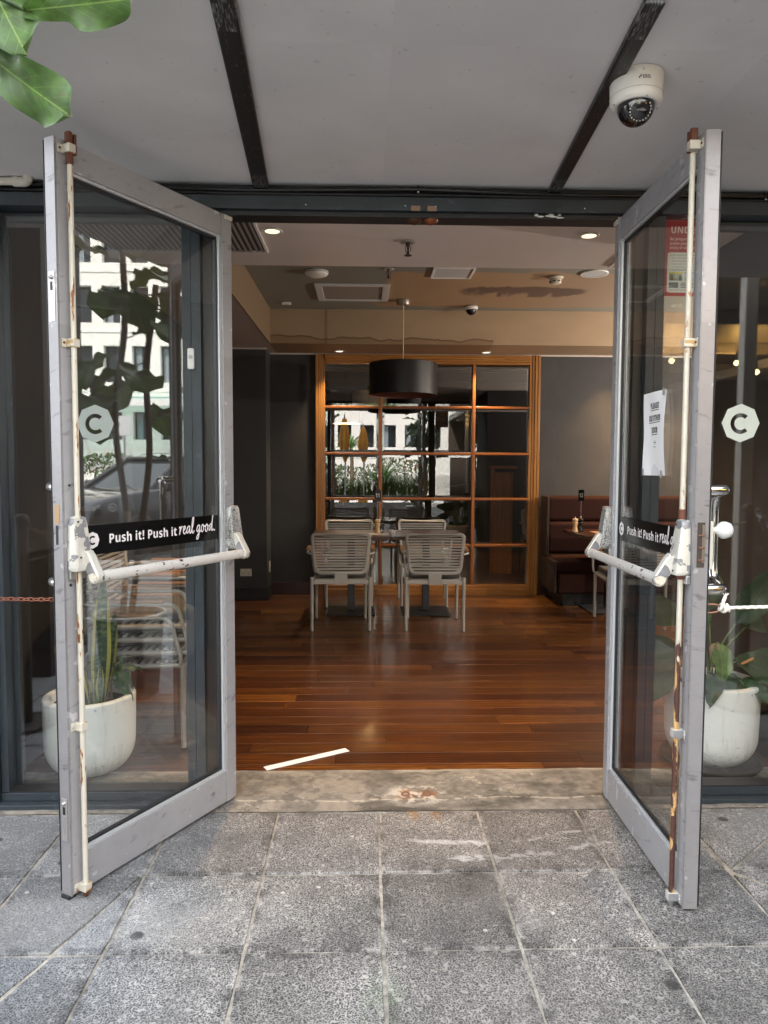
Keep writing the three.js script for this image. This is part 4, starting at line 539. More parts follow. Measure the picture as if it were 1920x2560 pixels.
{ const t = thing('access_hatch', 'framed access hatch in the raised ceiling left of the pendant', 'hatch'), m = std(0.60, 0.62, 0.62, 0.4), x0 = -0.49, x1 = 0.145, z0 = -3.84, z1 = -3.25, y1 = YC - 0.001, y0 = YC - 0.018; part('frame', [slab(x0, x1, y0, y1, z0, z0 + 0.045, 0.003), slab(x0, x1, y0, y1, z1 - 0.045, z1, 0.003), slab(x0, x0 + 0.06, y0, y1, z0 + 0.046, z1 - 0.046, 0.003), slab(x1 - 0.06, x1, y0, y1, z0 + 0.046, z1 - 0.046, 0.003)], m, t); part('panel', slab(x0 + 0.062, x1 - 0.062, YC - 0.010, YC - 0.002, z0 + 0.048, z1 - 0.048, 0.003), std(0.28, 0.26, 0.22, 0.5), t); }
{ const t = thing('ceiling_sensor', 'tiny white box sensor in the raised ceiling near the left bulkhead', 'sensor'); part('case', box(0.085, 0.022, 0.05, -0.80, YC - 0.012, -3.98, 0.006), whitePlastic, t); part('window', box(0.03, 0.002, 0.02, -0.80, YC - 0.0245, -3.98, 0), std(0.4, 0.4, 0.4, 0.4), t); }
{ const t = thing('dome_camera', 'small white dome camera with black eye in front of the back bulkhead', 'camera', [0.95, YC, -4.07]); part('base', lathe([[0.001, -0.04], [0.06, -0.036], [0.064, -0.02], [0.062, -0.001], [0.001, -0.001]], 32), whitePlastic, t); part('eye', lathe([...Array(9)].map((_, i) => [0.05 * cos(i / 8 * PI / 2) + 0.0001, -0.036 - 0.05 * sin(i / 8 * PI / 2)]), 28), blackGloss, t); part('lens', sphere(0.014, 0.004, -0.062, 0.038, 12), std(0.03, 0.03, 0.04, 0.1), t); }
{ const t = thing('pendant_lamp', 'large black drum pendant lamp hanging in front of the timber window', 'pendant lamp', [0.29, 0, -3.85]);
  part('canopy', lathe([[0.001, YC - 0.05], [0.05, YC - 0.05], [0.062, YC - 0.044], [0.062, YC - 0.001]], 30), std(0.35, 0.31, 0.26, 0.35, 0.8), t); part('cord', bar([0, 2.36, 0], [0, YC - 0.05, 0], 0.005), std(0.62, 0.5, 0.3, 0.5), t); part('cord_grip', cyl(0.01, 0.006, 0.03, 0, 2.365, 0, 14), std(0.62, 0.5, 0.3, 0.4), t);
  part('shade', lathe([[0.314, 2.048], [0.316, 2.052], [0.316, 2.336], [0.314, 2.34], [0.310, 2.336]], 64), std(0.006, 0.0055, 0.006, 0.45), t); part('shade_lining', lathe([[0.3135, 2.048], [0.309, 2.052], [0.3095, 2.336]], 64), std(0.16, 0.05, 0.03, 0.5), t); part('spider', [bar([-0.3, 2.30, 0], [0.3, 2.30, 0], 0.003), bar([0, 2.30, -0.3], [0, 2.30, 0.3], 0.003), cyl(0.02, 0.02, 0.07, 0, 2.31, 0, 14)], steel, t); part('bulb', sphere(0.035, 0, 2.23, 0, 16), std(0.7, 0.68, 0.6, 0.2), t); }
{ const t = thing('power_outlet', 'cream double power outlet low on the dark pillar', 'power outlet', [-1.285, 0.292, -4.5255]); part('plate', box(0.116, 0.076, 0.010, 0, 0, 0.005, 0.003), creamPlastic, t); const slot = box(0.0035, 0.010, 0.002, 0, 0, 0.0105, 0); for (const s of [-0.028, 0.028]) { part('switch', box(0.014, 0.010, 0.006, s, 0.022, 0.011, 0.002), whitePlastic, t); for (const [x, y, r] of [[-0.007, -0.004, 0.5], [0.007, -0.004, -0.5], [0, -0.018, 0]]) { const m = part('pin_slot', slot, blackMat, t); m.position.set(s + x, y, 0); m.rotation.z = r; } } }
{ const t = thing('light_switch', 'narrow cream switch on the side of the dark pillar', 'switch', [-1.0675, 0.33, -4.70]); part('plate', box(0.008, 0.115, 0.07, 0.004, 0, 0, 0.003), creamPlastic, t); part('rocker', box(0.005, 0.03, 0.018, 0.010, 0.01, 0, 0.002), whitePlastic, t); }

// ---------------------------------------------------------------- armchairs, tables and what stands on them
function armchair(name, label) { // faces +z, back at -z; origin on the floor under the seat centre
  const t = thing(name, label, 'chair'), zb = -0.26, zf = 0.24;
  const legR = cyl(0.0135, 0.0150, 0.455, 0, 0.2275, 0, 18), legF = cyl(0.013, 0.0145, 0.425, 0, 0.2125, 0, 18), foot = cyl(0.013, 0.0135, 0.008, 0, -0.001, 0, 14);
  for (const s of [-1, 1]) { const a = part('leg', legR, taupe, t); a.position.set(s * 0.242, 0.004, zb); part('foot_cap', foot, blackMat, a); const b = part('leg', legF, taupe, t); b.position.set(s * 0.222, 0.004, zf); part('foot_cap', foot, blackMat, b); }
  part('seat_frame', [slab(-0.231, 0.231, 0.400, 0.438, zb - 0.012, zb + 0.012, 0.006), slab(-0.21, 0.21, 0.40, 0.43, zf - 0.012, zf + 0.012, 0.006), ...[-1, 1].map((s) => bar([s * 0.238, 0.416, zb], [s * 0.222, 0.416, zf], 0.013, 14))], taupe, t);
  const bend = (g, k) => { const p = g.attributes.position; for (let i = 0; i < p.count; i++) p.setZ(i, p.getZ(i) - k * (0.25 * 0.25 - p.getX(i) ** 2)); g.computeVertexNormals(); return g; };
  const seatSlat = bend(clean(new RoundedBoxGeometry(0.44, 0.010, 0.022, 1, 0.004).translate(0, 0, 0)), 0); for (let i = 0; i < 12; i++) part('seat_slat', seatSlat, taupe, t).position.set(0, 0.436 - 0.010 * sin(i / 11 * PI), zb + 0.035 + i * 0.0385);
  part('cushion', new RoundedBoxGeometry(0.43, 0.045, 0.42, 4, 0.02).translate(0, 0.468, 0.0), cushionMat, t);
  // back: a rounded frame with twelve curved slats on one tab
  const W = 0.51, H = 0.352, o = new THREE.Shape(), y0 = -H / 2, y1 = H / 2; o.moveTo(-0.16, y0); o.lineTo(0.16, y0); o.quadraticCurveTo(0.222, y0, 0.230, y0 + 0.07); o.lineTo(0.252, y1 - 0.06); o.quadraticCurveTo(0.258, y1, 0.20, y1); o.quadraticCurveTo(0, y1 - 0.014, -0.20, y1); o.quadraticCurveTo(-0.258, y1, -0.252, y1 - 0.06); o.lineTo(-0.230, y0 + 0.07); o.quadraticCurveTo(-0.222, y0, -0.16, y0);
  const hole = new THREE.Path(); hole.moveTo(-0.155, y0 + 0.026); hole.quadraticCurveTo(-0.197, y0 + 0.026, -0.204, y0 + 0.075); hole.lineTo(-0.226, y1 - 0.055); hole.quadraticCurveTo(-0.23, y1 - 0.026, -0.19, y1 - 0.027); hole.quadraticCurveTo(0, y1 - 0.041, 0.19, y1 - 0.027); hole.quadraticCurveTo(0.23, y1 - 0.026, 0.226, y1 - 0.055); hole.lineTo(0.204, y0 + 0.075); hole.quadraticCurveTo(0.197, y0 + 0.026, 0.155, y0 + 0.026); o.holes.push(hole);
  const back = new THREE.Group(); back.name = 'backrest'; back.position.set(0, 0.66, zb - 0.005); back.rotation.x = -0.07; t.add(back);
  const bm = part('back_frame', toCreasedNormals(bend(clean(extr(o, 0.018, 0.004, 10)), 0.55), 0.7), taupe, back);
  const sl = clean(new RoundedBoxGeometry(1, 0.0140, 0.009, 14, 0.003)); for (let i = 0; i < 12; i++) { const y = y1 - 0.048 - i * 0.0236, w = 0.405 + 0.050 * (y - y0) / H, g = sl.clone().scale(w, 1, 1), p = g.attributes.position; for (let q = 0; q < p.count; q++) p.setY(q, p.getY(q) - 0.010 * (1 - (p.getX(q) / (w / 2)) ** 2)); part('back_slat', bend(g.translate(0, 0, 0.009), 0.55), taupe, back).position.y = y; }
  part('back_tab', [bend(clean(slab(-0.055, 0.055, -0.262, y0 + 0.012, 0.002, 0.014, 0.003)), 0.5)], taupe, back);
  part('badge', clean(new THREE.SphereGeometry(1, 18, 10).scale(0.021, 0.0095, 0.003)), std(0.78, 0.76, 0.72, 0.4), t, 'small oval white badge').position.set(0, 0.42, zb - 0.013);
  for (const s of [-1, 1]) {
    part('arm', tube([[s * 0.236, 0.655, zb - 0.01], [s * 0.275, 0.660, zb + 0.03], [s * 0.278, 0.662, zb + 0.12], [s * 0.276, 0.662, 0.12], [s * 0.272, 0.656, 0.17], [s * 0.266, 0.63, 0.195], [s * 0.255, 0.55, 0.215], [s * 0.245, 0.46, 0.235], [s * 0.235, 0.425, 0.232], [s * 0.215, 0.418, 0.225]], 0.0095, 10, 60), taupe, t);
    part('arm_pad', clean(new RoundedBoxGeometry(0.040, 0.018, 0.27, 3, 0.008)).translate(s * 0.277, 0.677, 0.0), teak, t);
  }
  return t;
}
const chair1 = armchair('armchair', 'left of the two near taupe armchairs at the table, backs to the door');
chair1.position.set(-0.27, 0, -3.36); chair1.rotation.y = PI + 0.03;
chair1.userData.group = 'taupe armchairs';
copyOf(chair1, 'right of the two near taupe armchairs at the table, backs to the door', [0.54, 0, -3.34], PI - 0.05);
copyOf(chair1, 'taupe armchair behind the table facing the door, in front of the left panes', [-0.22, 0, -4.36], 0.02);
copyOf(chair1, 'taupe armchair behind the table facing the door, in front of the middle panes', [0.53, 0, -4.36], -0.03);
copyOf(chair1, 'taupe slatted armchair at the banquette table, partly behind the right door glass', [2.27, 0, -3.38], PI - 0.06);
{ const nm = ['lowest', 'second', 'third', 'topmost']; for (let i = 0; i < 4; i++) copyOf(chair1, `taupe armchair in the stack behind the left side window, ${nm[i]} of the four`, [-1.20 + i * 0.035, i * 0.064, -0.76 - i * 0.004], PI / 2 + 0.04); }
function cafeTable(label, x, z, w, d, col) {
  const t = thing('cafe_table', label, 'table', [x, 0, z], 0, 'dark timber cafe tables'), n = 6, dd = d / n, top = std(...col, 0.28, 0, { map: woodB });
  for (let i = 0; i < n; i++) { const g = box(w, 0.032, dd - 0.002, 0, 0.741, -d / 2 + dd * (i + 0.5), 0.003), uv = g.attributes.uv; for (let k = 0; k < uv.count; k++) uv.setXY(k, uv.getX(k) / 1.8 + i * 0.37 + x, uv.getY(k) / 0.15 + i * 0.7); part('board', g, top, t); }
  part('column', box(0.068, 0.70, 0.068, 0, 0.372, 0, 0.006), std(0.028, 0.032, 0.036, 0.45), t); part('base_plate', [box(0.45, 0.012, 0.45, 0, 0.010, 0, 0.005)], std(0.022, 0.022, 0.024, 0.55), t); part('top_bracket', box(0.34, 0.012, 0.34, 0, 0.717, 0, 0.003), blackMat, t);
  return t;
}
cafeTable('left one of the two dark timber tables pushed together before the window', -0.19, -3.92, 0.725, 0.70, [0.34, 0.27, 0.24]); cafeTable('right one of the two dark timber tables pushed together before the window', 0.52, -3.915, 0.685, 0.70, [0.27, 0.22, 0.2]);
cafeTable('dark timber table at the brown banquette on the right', 2.31, -4.0, 0.70, 0.78, [0.25, 0.2, 0.18]);
const TT = 0.757;
function mill(x, z, label, mat, s = 1) { const t = thing('pepper_mill', label, 'mill', [x, TT, z]); part('body', lathe([[0.001, 0], [0.029, 0], [0.030, 0.006], [0.026, 0.02], [0.021, 0.045], [0.020, 0.06], [0.026, 0.082], [0.027, 0.092], [0.022, 0.101], [0.018, 0.103]].map(([r, y]) => [r * s, y * s]), 28), mat, t); part('head', lathe([[0.018, 0.1035], [0.027, 0.108], [0.029, 0.116], [0.026, 0.126], [0.015, 0.133], [0.006, 0.135], [0.001, 0.136]].map(([r, y]) => [r * s, y * s]), 28), mat, t); part('nut', lathe([[0.004, 0.135], [0.006, 0.139], [0.007, 0.145], [0.004, 0.149], [0.001, 0.150]].map(([r, y]) => [r * s, y * s]), 14), steel, t); }
const beech = std(0.56, 0.35, 0.17, 0.4);
mill(0.058, -3.86, 'pale wooden pepper mill standing on the joined tables', beech); mill(0.085, -3.93, 'black salt mill standing behind the wooden mill on the joined tables', blackGloss);
mill(1.99, -4.06, 'pale wooden pepper mill standing on the banquette table', beech); mill(2.05, -4.08, 'black salt mill standing on the banquette table', blackGloss);
function numberStand(x, z, num, label, turn) { const t = thing('table_number', label, 'table number', [x, TT, z], turn); part('foot', lathe([[0.001, 0.012], [0.02, 0.010], [0.032, 0.004], [0.033, 0], [0.001, 0]], 24), blackMat, t); part('stem', bar([0, 0.01, 0], [0, 0.30, 0], 0.0022, 8), steel, t);
  const ct = canvasTex(128, 256, (c) => { c.fillStyle = '#0c0c0d'; c.fillRect(0, 0, 128, 256); c.fillStyle = '#cfcfcf'; c.font = 'bold 104px sans-serif'; c.textAlign = 'center'; c.save(); c.translate(64, 168); c.scale(0.85, 1.25); c.fillText(num, 0, 0); c.restore(); });
  part('card', box(0.062, 0.112, 0.004, 0, 0.353, 0, 0.001), blackGloss, t); part('number_face', new THREE.PlaneGeometry(0.056, 0.104).translate(0, 0.353, 0.0023), std(1, 1, 1, 0.4, 0, { map: ct }), t); }
numberStand(0.062, -3.98, '11', 'black table number 11 on a thin stem on the joined tables', 0.1); numberStand(2.075, -4.16, '12', 'black table number 12 on a thin stem on the banquette table', -0.75);
single('menu', box(0.21, 0.002, 0.15, 0.05, TT + 0.002, -3.80, 0), std(0.55, 0.5, 0.42, 0.6), 'paper menu lying on the joined tables under the mills', 'menu'); single('menu', box(0.16, 0.002, 0.24, 2.22, TT + 0.002, -3.98, 0), std(0.32, 0.17, 0.12, 0.6), 'reddish menu lying on the banquette table', 'menu');
{ const t = thing('banquette', 'dark brown leather banquette in the back right corner', 'banquette');
  for (let i = 0; i < 3; i++) { const x = 1.86 + i * 0.8; part('seat_cushion', new RoundedBoxGeometry(0.795, 0.13, 0.5, 4, 0.045).translate(x + 0.4, 0.405, -4.4), brown, t); part('back_cushion', [new RoundedBoxGeometry(0.795, 0.34, 0.13, 4, 0.045).translate(x + 0.4, 0.645, -4.68), new RoundedBoxGeometry(0.795, 0.27, 0.12, 4, 0.045).translate(x + 0.4, 0.952, -4.70)], brown, t); }
  part('base', slab(1.87, 4.25, 0.13, 0.34, -4.8, -4.16, 0.02), brown, t); part('plinth', slab(1.92, 4.25, 0.0, 0.13, -4.8, -4.2, 0.004), blackMat, t); part('side_panel', [slab(1.835, 1.868, 0.12, 0.45, -4.82, -4.2, 0.012), slab(1.835, 1.868, 0.452, 1.085, -4.82, -4.56, 0.012)], std(0.02, 0.010, 0.007, 0.45), t); }

// ================================================================ PLANTS AND POTS
const leafTex = (base, vein, s, stripes) => tex(256, 512, (u, v) => {
  const d = abs(u - 0.5), side = abs(((v * 7 - d * 5) % 1 + 1) % 1 - 0.5), n = fbm(u * 8, v * 12, 4, s); let c = base.map((q) => q * (0.75 + 0.5 * n));
  c = mix3(c, vein, 0.75 * sst(0.022, 0.006, d)); c = mix3(c, vein, 0.6 * sst(0.462, 0.5, side) * sst(0.5, 0.1, d)); c = mix3(c, vein, 0.5 * sst(0.465, 0.497, d) * 0.8); const sp = fbm(u * 22, v * 40, 3, s + 31); if (sp > 0.74) c = mix3(c, [0.36, 0.28, 0.14], sst(0.74, 0.8, sp) * 0.8); return c.map((q) => q * (0.86 + 0.28 * fbm(u * 2.5, v * 3, 2, s + 40))); });
const foliage = (map, more = {}) => phys(1, 1, 1, 0.9, { map, side: THREE.DoubleSide, transmission: 0.28, thickness: 0, clearcoat: 0.45, clearcoatRoughness: 0.28, ...more });
const figMats = [foliage(leafTex([0.25, 0.37, 0.145], [0.52, 0.62, 0.32], 401)), foliage(leafTex([0.28, 0.41, 0.16], [0.58, 0.68, 0.36], 402)), foliage(leafTex([0.23, 0.34, 0.16], [0.45, 0.55, 0.30], 403))];
const lilyMats = [foliage(leafTex([0.13, 0.24, 0.11], [0.24, 0.36, 0.18], 404)), foliage(leafTex([0.18, 0.31, 0.13], [0.30, 0.42, 0.2], 405)), foliage(leafTex([0.36, 0.50, 0.18], [0.5, 0.6, 0.3], 406))];
const prof = { fig: (t) => 0.5 * (t < 0.62 ? mix(0.0, 1, sin(PI / 2 * min(1, (t + 0.015) / 0.62)) ** 0.62) : sqrt(max(0, 1 - ((t - 0.62) / 0.38) ** 2.3))) * (0.82 + 0.22 * t) * (1 - 0.2 * Math.exp(-(((t - 0.36) / 0.13) ** 2))), lance: (t) => 0.5 * sin(PI * t ** 0.72) ** 0.9, blade: (t) => 0.5 * (0.62 + 0.55 * sin(PI * min(1, t * 1.1 + 0.02))) * (t > 0.72 ? sqrt(max(0, 1 - ((t - 0.72) / 0.28) ** 1.7)) : 1) };
function leafGeo(L, W, kind, { curl = 0.5, fold = 0.12, wave = 0.012, waves = 5, s = 0, nu = 8, nv = 16 } = {}) { // grows along +y, faces +z, tip droops to -z
  const pos = [], uv = [], idx = []; let y = 0, z = 0;
  for (let j = 0; j <= nv; j++) { const t = j / nv, a = curl * t * t * 1.2; if (j) { y += cos(a) * L / nv; z -= sin(a) * L / nv; }
    const w = max(0.0008, prof[kind](t) * W); for (let i = 0; i <= nu; i++) { const q = (i / nu) * 2 - 1; pos.push(q * w * cos(fold * 2), y, z + abs(q) * w * fold * 2 + wave * sin(waves * PI * t + s + (q > 0 ? 1.3 : 0)) * q * q); uv.push(0.5 + q * 0.5 * min(1, w / (0.5 * W) + 0.0), t); } }
  for (let j = 0; j < nv; j++) for (let i = 0; i < nu; i++) { const a = j * (nu + 1) + i, b = a + nu + 1; idx.push(a, a + 1, b + 1, a, b + 1, b); }
  const g = new THREE.BufferGeometry(); g.setAttribute('position', new THREE.Float32BufferAttribute(pos, 3)); g.setAttribute('uv', new THREE.Float32BufferAttribute(uv, 2)); g.setIndex(idx); g.computeVertexNormals(); return g;
}
function orient(m, p, dir, face) { const Y = dir.clone().normalize(), X = Y.clone().cross(face).normalize(), Z = X.clone().cross(Y); m.quaternion.setFromRotationMatrix(new THREE.Matrix4().makeBasis(X, Y, Z)); m.position.copy(p); return m; }
const soilT = tex(256, 256, (u, v) => { const n = fbm(u * 30, v * 30, 4, 411), m = fbm(u * 8, v * 8, 3, 412); return mix3([0.13, 0.10, 0.085], [0.36, 0.28, 0.22], sst(0.45, 0.8, n) * m * 1.5); });
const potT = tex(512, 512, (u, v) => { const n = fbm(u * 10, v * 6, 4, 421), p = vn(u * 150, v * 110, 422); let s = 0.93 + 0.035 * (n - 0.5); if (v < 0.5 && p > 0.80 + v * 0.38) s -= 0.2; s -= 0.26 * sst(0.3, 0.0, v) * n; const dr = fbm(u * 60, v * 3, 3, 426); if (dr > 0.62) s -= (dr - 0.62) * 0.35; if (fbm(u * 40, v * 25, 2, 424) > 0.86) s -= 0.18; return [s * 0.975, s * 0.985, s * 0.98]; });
function pot(name, label, x, z, R, H, tint) {
  const t = thing(name, label, 'planter pot', [x, 0, z], 0, 'white planter pots'), k = 0.12, pts = []; pts.push([0.001, 0.0], [R * 0.42, 0.0]); for (let i = 0; i <= 10; i++) { const a = -PI / 2 + i / 10 * PI / 2; pts.push([R * 0.45 + (R * 0.53) * cos(a), 0.14 + 0.14 * sin(a)]); }
  pts.push([R * 0.995, H * 0.7], [R, H - 0.012], [R - 0.003, H - 0.004], [R - 0.010, H], [R - 0.026, H], [R - 0.032, H - 0.006], [R - 0.036, H - 0.08]);
  const g = clean(lathe(pts, 64)), p = g.attributes.position, uv = g.attributes.uv; for (let i = 0; i < p.count; i++) uv.setY(i, p.getY(i) / H * 0.98);
  part('bowl', g, std(...tint, 0.5, 0, { map: potT }), t);
  const s = new THREE.CircleGeometry(R - 0.034, 40).rotateX(-PI / 2), sp = s.attributes.position; part('soil', s.translate(0, H - 0.045, 0), std(1, 1, 1, 0.95, 0, { map: soilT, bumpMap: soilT, bumpScale: 0.01 }), t);
  const chips = []; for (let i = 0; i < 60; i++) { const a = rnd(2 * PI), r = sqrt(rnd()) * (R - 0.045); chips.push(box(rnd(0.01, 0.04), 0.004, rnd(0.004, 0.010), 0, 0, 0, 0.001).rotateY(rnd(PI)).rotateZ(rnd(-0.3, 0.3)).translate(r * cos(a), H - 0.040 + rnd(0.004), r * sin(a))); } const c = part('bark_mulch', chips, std(0.13, 0.075, 0.05, 0.9), t); c.userData.kind = 'stuff';
  return t;
}
pot('planter_pot', 'white pot with snake plant behind the left side window', -1.318, -0.32, 0.200, 0.352, [1.05, 1.08, 1.07]);
pot('planter_pot', 'white pot with broad leaved plant behind the right side window', 1.567, -0.35, 0.208, 0.385, [1.06, 1.06, 1.03]).position.y = 0.016;
{ const t = thing('pot_saucer', 'dark concrete saucer under the white pot on the right', 'saucer', [1.567, 0.004, -0.345]); part('dish', lathe([[0.001, 0.006], [0.19, 0.006], [0.205, 0.028], [0.222, 0.030], [0.226, 0.022], [0.212, 0.0], [0.001, 0.0]], 48), std(0.10, 0.10, 0.09, 0.8, 0, { map: groutT }), t); }
{ // snake plant
  const st = tex(256, 1024, (u, v) => { const n = fbm(u * 3, v * 42, 3, 431) + 0.4 * (fbm(u * 9, v * 9, 3, 433) - 0.5); const d = abs(u - 0.5); let c = mix3([0.16, 0.27, 0.14], [0.36, 0.46, 0.27], sst(0.45, 0.62, n)); if (d > 0.33) c = mix3([0.74, 0.70, 0.30], [0.66, 0.68, 0.34], fbm(u * 20, v * 6, 2, 435)); else if (d > 0.315) c = [0.45, 0.5, 0.24]; return c; });
  const m = foliage(st, { transmission: 0.12 }), t = thing('snake_plant', 'snake plant with tall yellow edged blades in the left white pot', 'plant', [-1.3, 0.30, -0.32]);
  for (const [x, z, L, W, dx, dz, tw, cu] of [[0.03, 0.02, 0.60, 0.078, 0.04, 0.0, 0.5, -0.18], [0.0, 0.04, 0.30, 0.045, -0.10, 0.05, -0.5, -0.3], [-0.02, 0.05, 0.45, 0.055, -0.22, 0.06, 0.7, -0.2], [-0.03, -0.03, 0.52, 0.06, -0.30, -0.02, 0.2, -0.25], [0.05, 0.05, 0.24, 0.03, 0.01, 0.02, -0.2, 0.1], [-0.06, 0.02, 0.36, 0.05, -0.32, 0.1, -0.9, 0.2], [0.02, -0.05, 0.42, 0.06, 0.12, -0.12, 0.4, -0.2]])
    orient(part('blade', leafGeo(L, W, 'blade', { curl: cu, fold: 0.22, wave: 0.008, waves: 3, s: x * 90, nv: 22 }), m, t), V(x, 0, z), V(dx, 1, dz), V(sin(tw), 0, cos(tw)));
  const u = thing('small_shrub', 'small leafy seedling with pointed leaves beside the snake plant', 'plant', [-1.21, 0.30, -0.33]); part('stem', [tube([[0, 0, 0], [-0.012, 0.07, 0.01], [0.004, 0.16, 0.0]], 0.004), tube([[-0.004, 0.09, 0.004], [-0.02, 0.13, 0.02], [-0.03, 0.18, 0.02]], 0.0028)], std(0.14, 0.09, 0.05, 0.8), u);
  for (const [x, y, z, dx, dy, dz] of [[0.004, 0.16, 0, 0.7, -0.35, 0.3], [0.004, 0.16, 0, 0.9, 0.12, -0.2], [0.004, 0.16, 0, 0.3, 0.5, 0.3], [-0.03, 0.18, 0.02, -0.6, 0.1, 0.3], [0, 0.1, 0, 0.75, -0.25, 0.4], [0.004, 0.155, 0, 0.55, -0.8, 0.4]]) orient(part('leaf', leafGeo(0.13, 0.045, 'lance', { curl: 0.9, s: x * 50 }), lilyMats[1], u), V(x, y, z), V(dx, dy, dz), V(0.1, 0.8, 0.5));
}
{ // broad leaved plant on the right
  const t = thing('broad_leaf_plant', 'plant with broad dark glossy drooping leaves in the right white pot', 'plant', [1.565, 0.36, -0.36]), pet = std(0.10, 0.16, 0.05, 0.5);
  const L = [ // base of blade, direction, length, width, material
    [-0.10, 0.26, 0.10, -0.15, 1.0, 0.05, 0.20, 0.10, 1], [-0.03, 0.24, 0.12, 0.05, -0.9, 0.45, 0.19, 0.085, 2], [0.10, 0.30, 0.02, 0.55, 0.75, 0.05, 0.32, 0.13, 0], [0.06, 0.16, 0.10, 0.9, -0.35, 0.35, 0.28, 0.13, 0], [0.16, 0.14, 0.02, 1.0, -0.25, 0.05, 0.34, 0.14, 0], [-0.16, 0.20, 0.04, -1.0, -0.3, 0.1, 0.32, 0.16, 0],
    [-0.12, 0.30, -0.04, -0.8, 0.35, -0.1, 0.30, 0.14, 0], [-0.2, 0.12, 0.06, -0.85, -0.75, 0.1, 0.26, 0.13, 1], [0.0, 0.10, 0.12, 0.25, -0.7, 0.6, 0.19, 0.10, 0], [0.08, 0.07, 0.12, 0.7, -0.45, 0.6, 0.16, 0.075, 1], [-0.06, 0.10, 0.13, -0.3, -0.35, 0.8, 0.17, 0.09, 0], [0.02, 0.34, -0.08, 0.1, 1, -0.3, 0.30, 0.14, 0], [0.2, 0.26, -0.08, 0.8, 0.3, -0.3, 0.32, 0.14, 0], [-0.05, 0.05, 0.1, -0.6, 0.1, 0.7, 0.14, 0.07, 0]];
  for (const [x, y, z, dx, dy, dz, l, w, m] of L) { part('petiole', tube([[x * 0.12, -0.02, z * 0.12], [x * 0.4, y * 0.62, z * 0.4], [x, y, z]], 0.0045, 7), pet, t); orient(part('leaf', leafGeo(l * 1.12, w * 1.1, 'lance', { curl: 0.85, fold: 0.10, wave: 0.010, s: x * 60 }), lilyMats[m], t), V(x, y, z), V(dx, dy, dz), V(dx * 0.25, 0.55, 0.85)); }
  part('stake', bar([0.07, 0.13, 0.12], [0.13, 0.165, 0.13], 0.006, 8), std(0.42, 0.2, 0.07, 0.6), t); part('dry_sheath', sphere(1, 0, 0, 0, 10).scale(0.03, 0.035, 0.02).translate(-0.04, 0.2, 0.12), std(0.30, 0.2, 0.13, 0.9), t);
}
// fiddle leaf figs in tall pots on the pavement (the left one reaches into the picture, both show in the glass)
function figTree(label, x, z, h, n, extra = []) {
  const t = thing('fig_tree', label, 'tree', [x, 0.45, z], 0), bark = std(0.09, 0.06, 0.045, 0.85), st = [[[0, 0, 0], [0.03, 0.6, 0.02], [-0.02, 1.2, 0], [0.04, 1.8, 0.02], [0.02, h, 0]], [[0.04, 0, 0.03], [0.10, 0.5, 0.04], [0.17, 1.0, 0.02], [0.15, 1.5, 0.06], [0.22, h * 0.8, 0.04]]];
  st.forEach((s) => part('trunk', tube(s, 0.019, 9, 40), bark, t));
  const gs = [0, 1, 2, 3, 4].map((i) => leafGeo(0.36, 0.27, 'fig', { curl: 0.4 + 0.2 * i, wave: 0.018, waves: 6, s: i * 2 }));
  for (let i = 0; i < n; i++) { const s = st[i % 3 === 0 ? 1 : 0], k = 0.50 + 0.50 * (i / n) ** 0.8, c = new THREE.CatmullRomCurve3(s.map((p) => V(...p))).getPoint(min(1, k)), a = i * 2.4 + rnd(-0.4, 0.4), d = V(cos(a), rnd(-0.55, 0.7), sin(a)), b = c.clone().addScaledVector(d, 0.06); part('petiole', bar(c.toArray(), b.toArray(), 0.004, 6), figMats[2], t); const m = orient(part('leaf', gs[i % 5], figMats[floor(rnd(3))], t), b, d, V(d.x * 0.2, 1, d.z * 0.2)); m.scale.setScalar(rnd(0.75, 1.1)); }
  for (const [b, e, w, f, mi, cu, s] of extra) { const B = V(...b).sub(t.position), E = V(...e).sub(t.position), g = leafGeo(B.distanceTo(E) * 1.03, w, 'fig', { curl: cu, fold: 0.07, wave: 0.026, waves: 3.6, s, nu: 12, nv: 30 }), o = V(...f); part('petiole', tube([B.toArray(), B.clone().add(V(-0.05, 0.01, 0.03)).toArray(), [B.x * 0.55, B.y + 0.05, B.z + 0.05], [B.x * 0.2, B.y + 0.02, 0.02]], 0.005, 7), figMats[2], t); orient(part('leaf', g, figMats[mi], t), B, E.clone().sub(B), o); }
  return t;
}
figTree('tall fiddle leaf fig whose big green leaves hang into the upper left corner', -1.52, 1.36, 2.5, 25, [
  [[-0.80, 2.362, 1.33], [-0.575, 2.368, 1.36], 0.098, [0.1, -0.62, 0.78], 1, 0.25, 0.4], [[-0.90, 2.285, 1.31], [-0.715, 2.135, 1.36], 0.12, [-0.25, -0.30, 0.92], 0, 0.25, 1.9], [[-0.90, 2.47, 1.33], [-0.80, 2.275, 1.35], 0.13, [0.2, -0.25, 0.95], 1, 0.2, 3.3]]);
figTree('tall fiddle leaf fig behind the viewer at right, seen only mirrored in the timber window', 1.15, 4.1, 2.3, 40);
for (const [x, z, l] of [[-1.48, 1.38, 'left'], [1.17, 4.1, 'right']]) { const t = thing('tall_planter', `tall white planter holding the ${l} fiddle leaf fig outside`, 'planter', [x, 0, z]); part('bowl', lathe([[0.001, 0], [0.14, 0], [0.16, 0.02], [0.20, 0.485]], 40), std(0.10, 0.105, 0.11, 0.5), t); part('rim', lathe([[0.20, 0.4855], [0.214, 0.49], [0.214, 0.505], [0.2, 0.508], [0.192, 0.5], [0.19, 0.44]], 40), std(0.8, 0.8, 0.78, 0.4), t); part('soil', cyl(0.19, 0.19, 0.01, 0, 0.45, 0, 30), std(0.05, 0.035, 0.025, 0.95), t); }

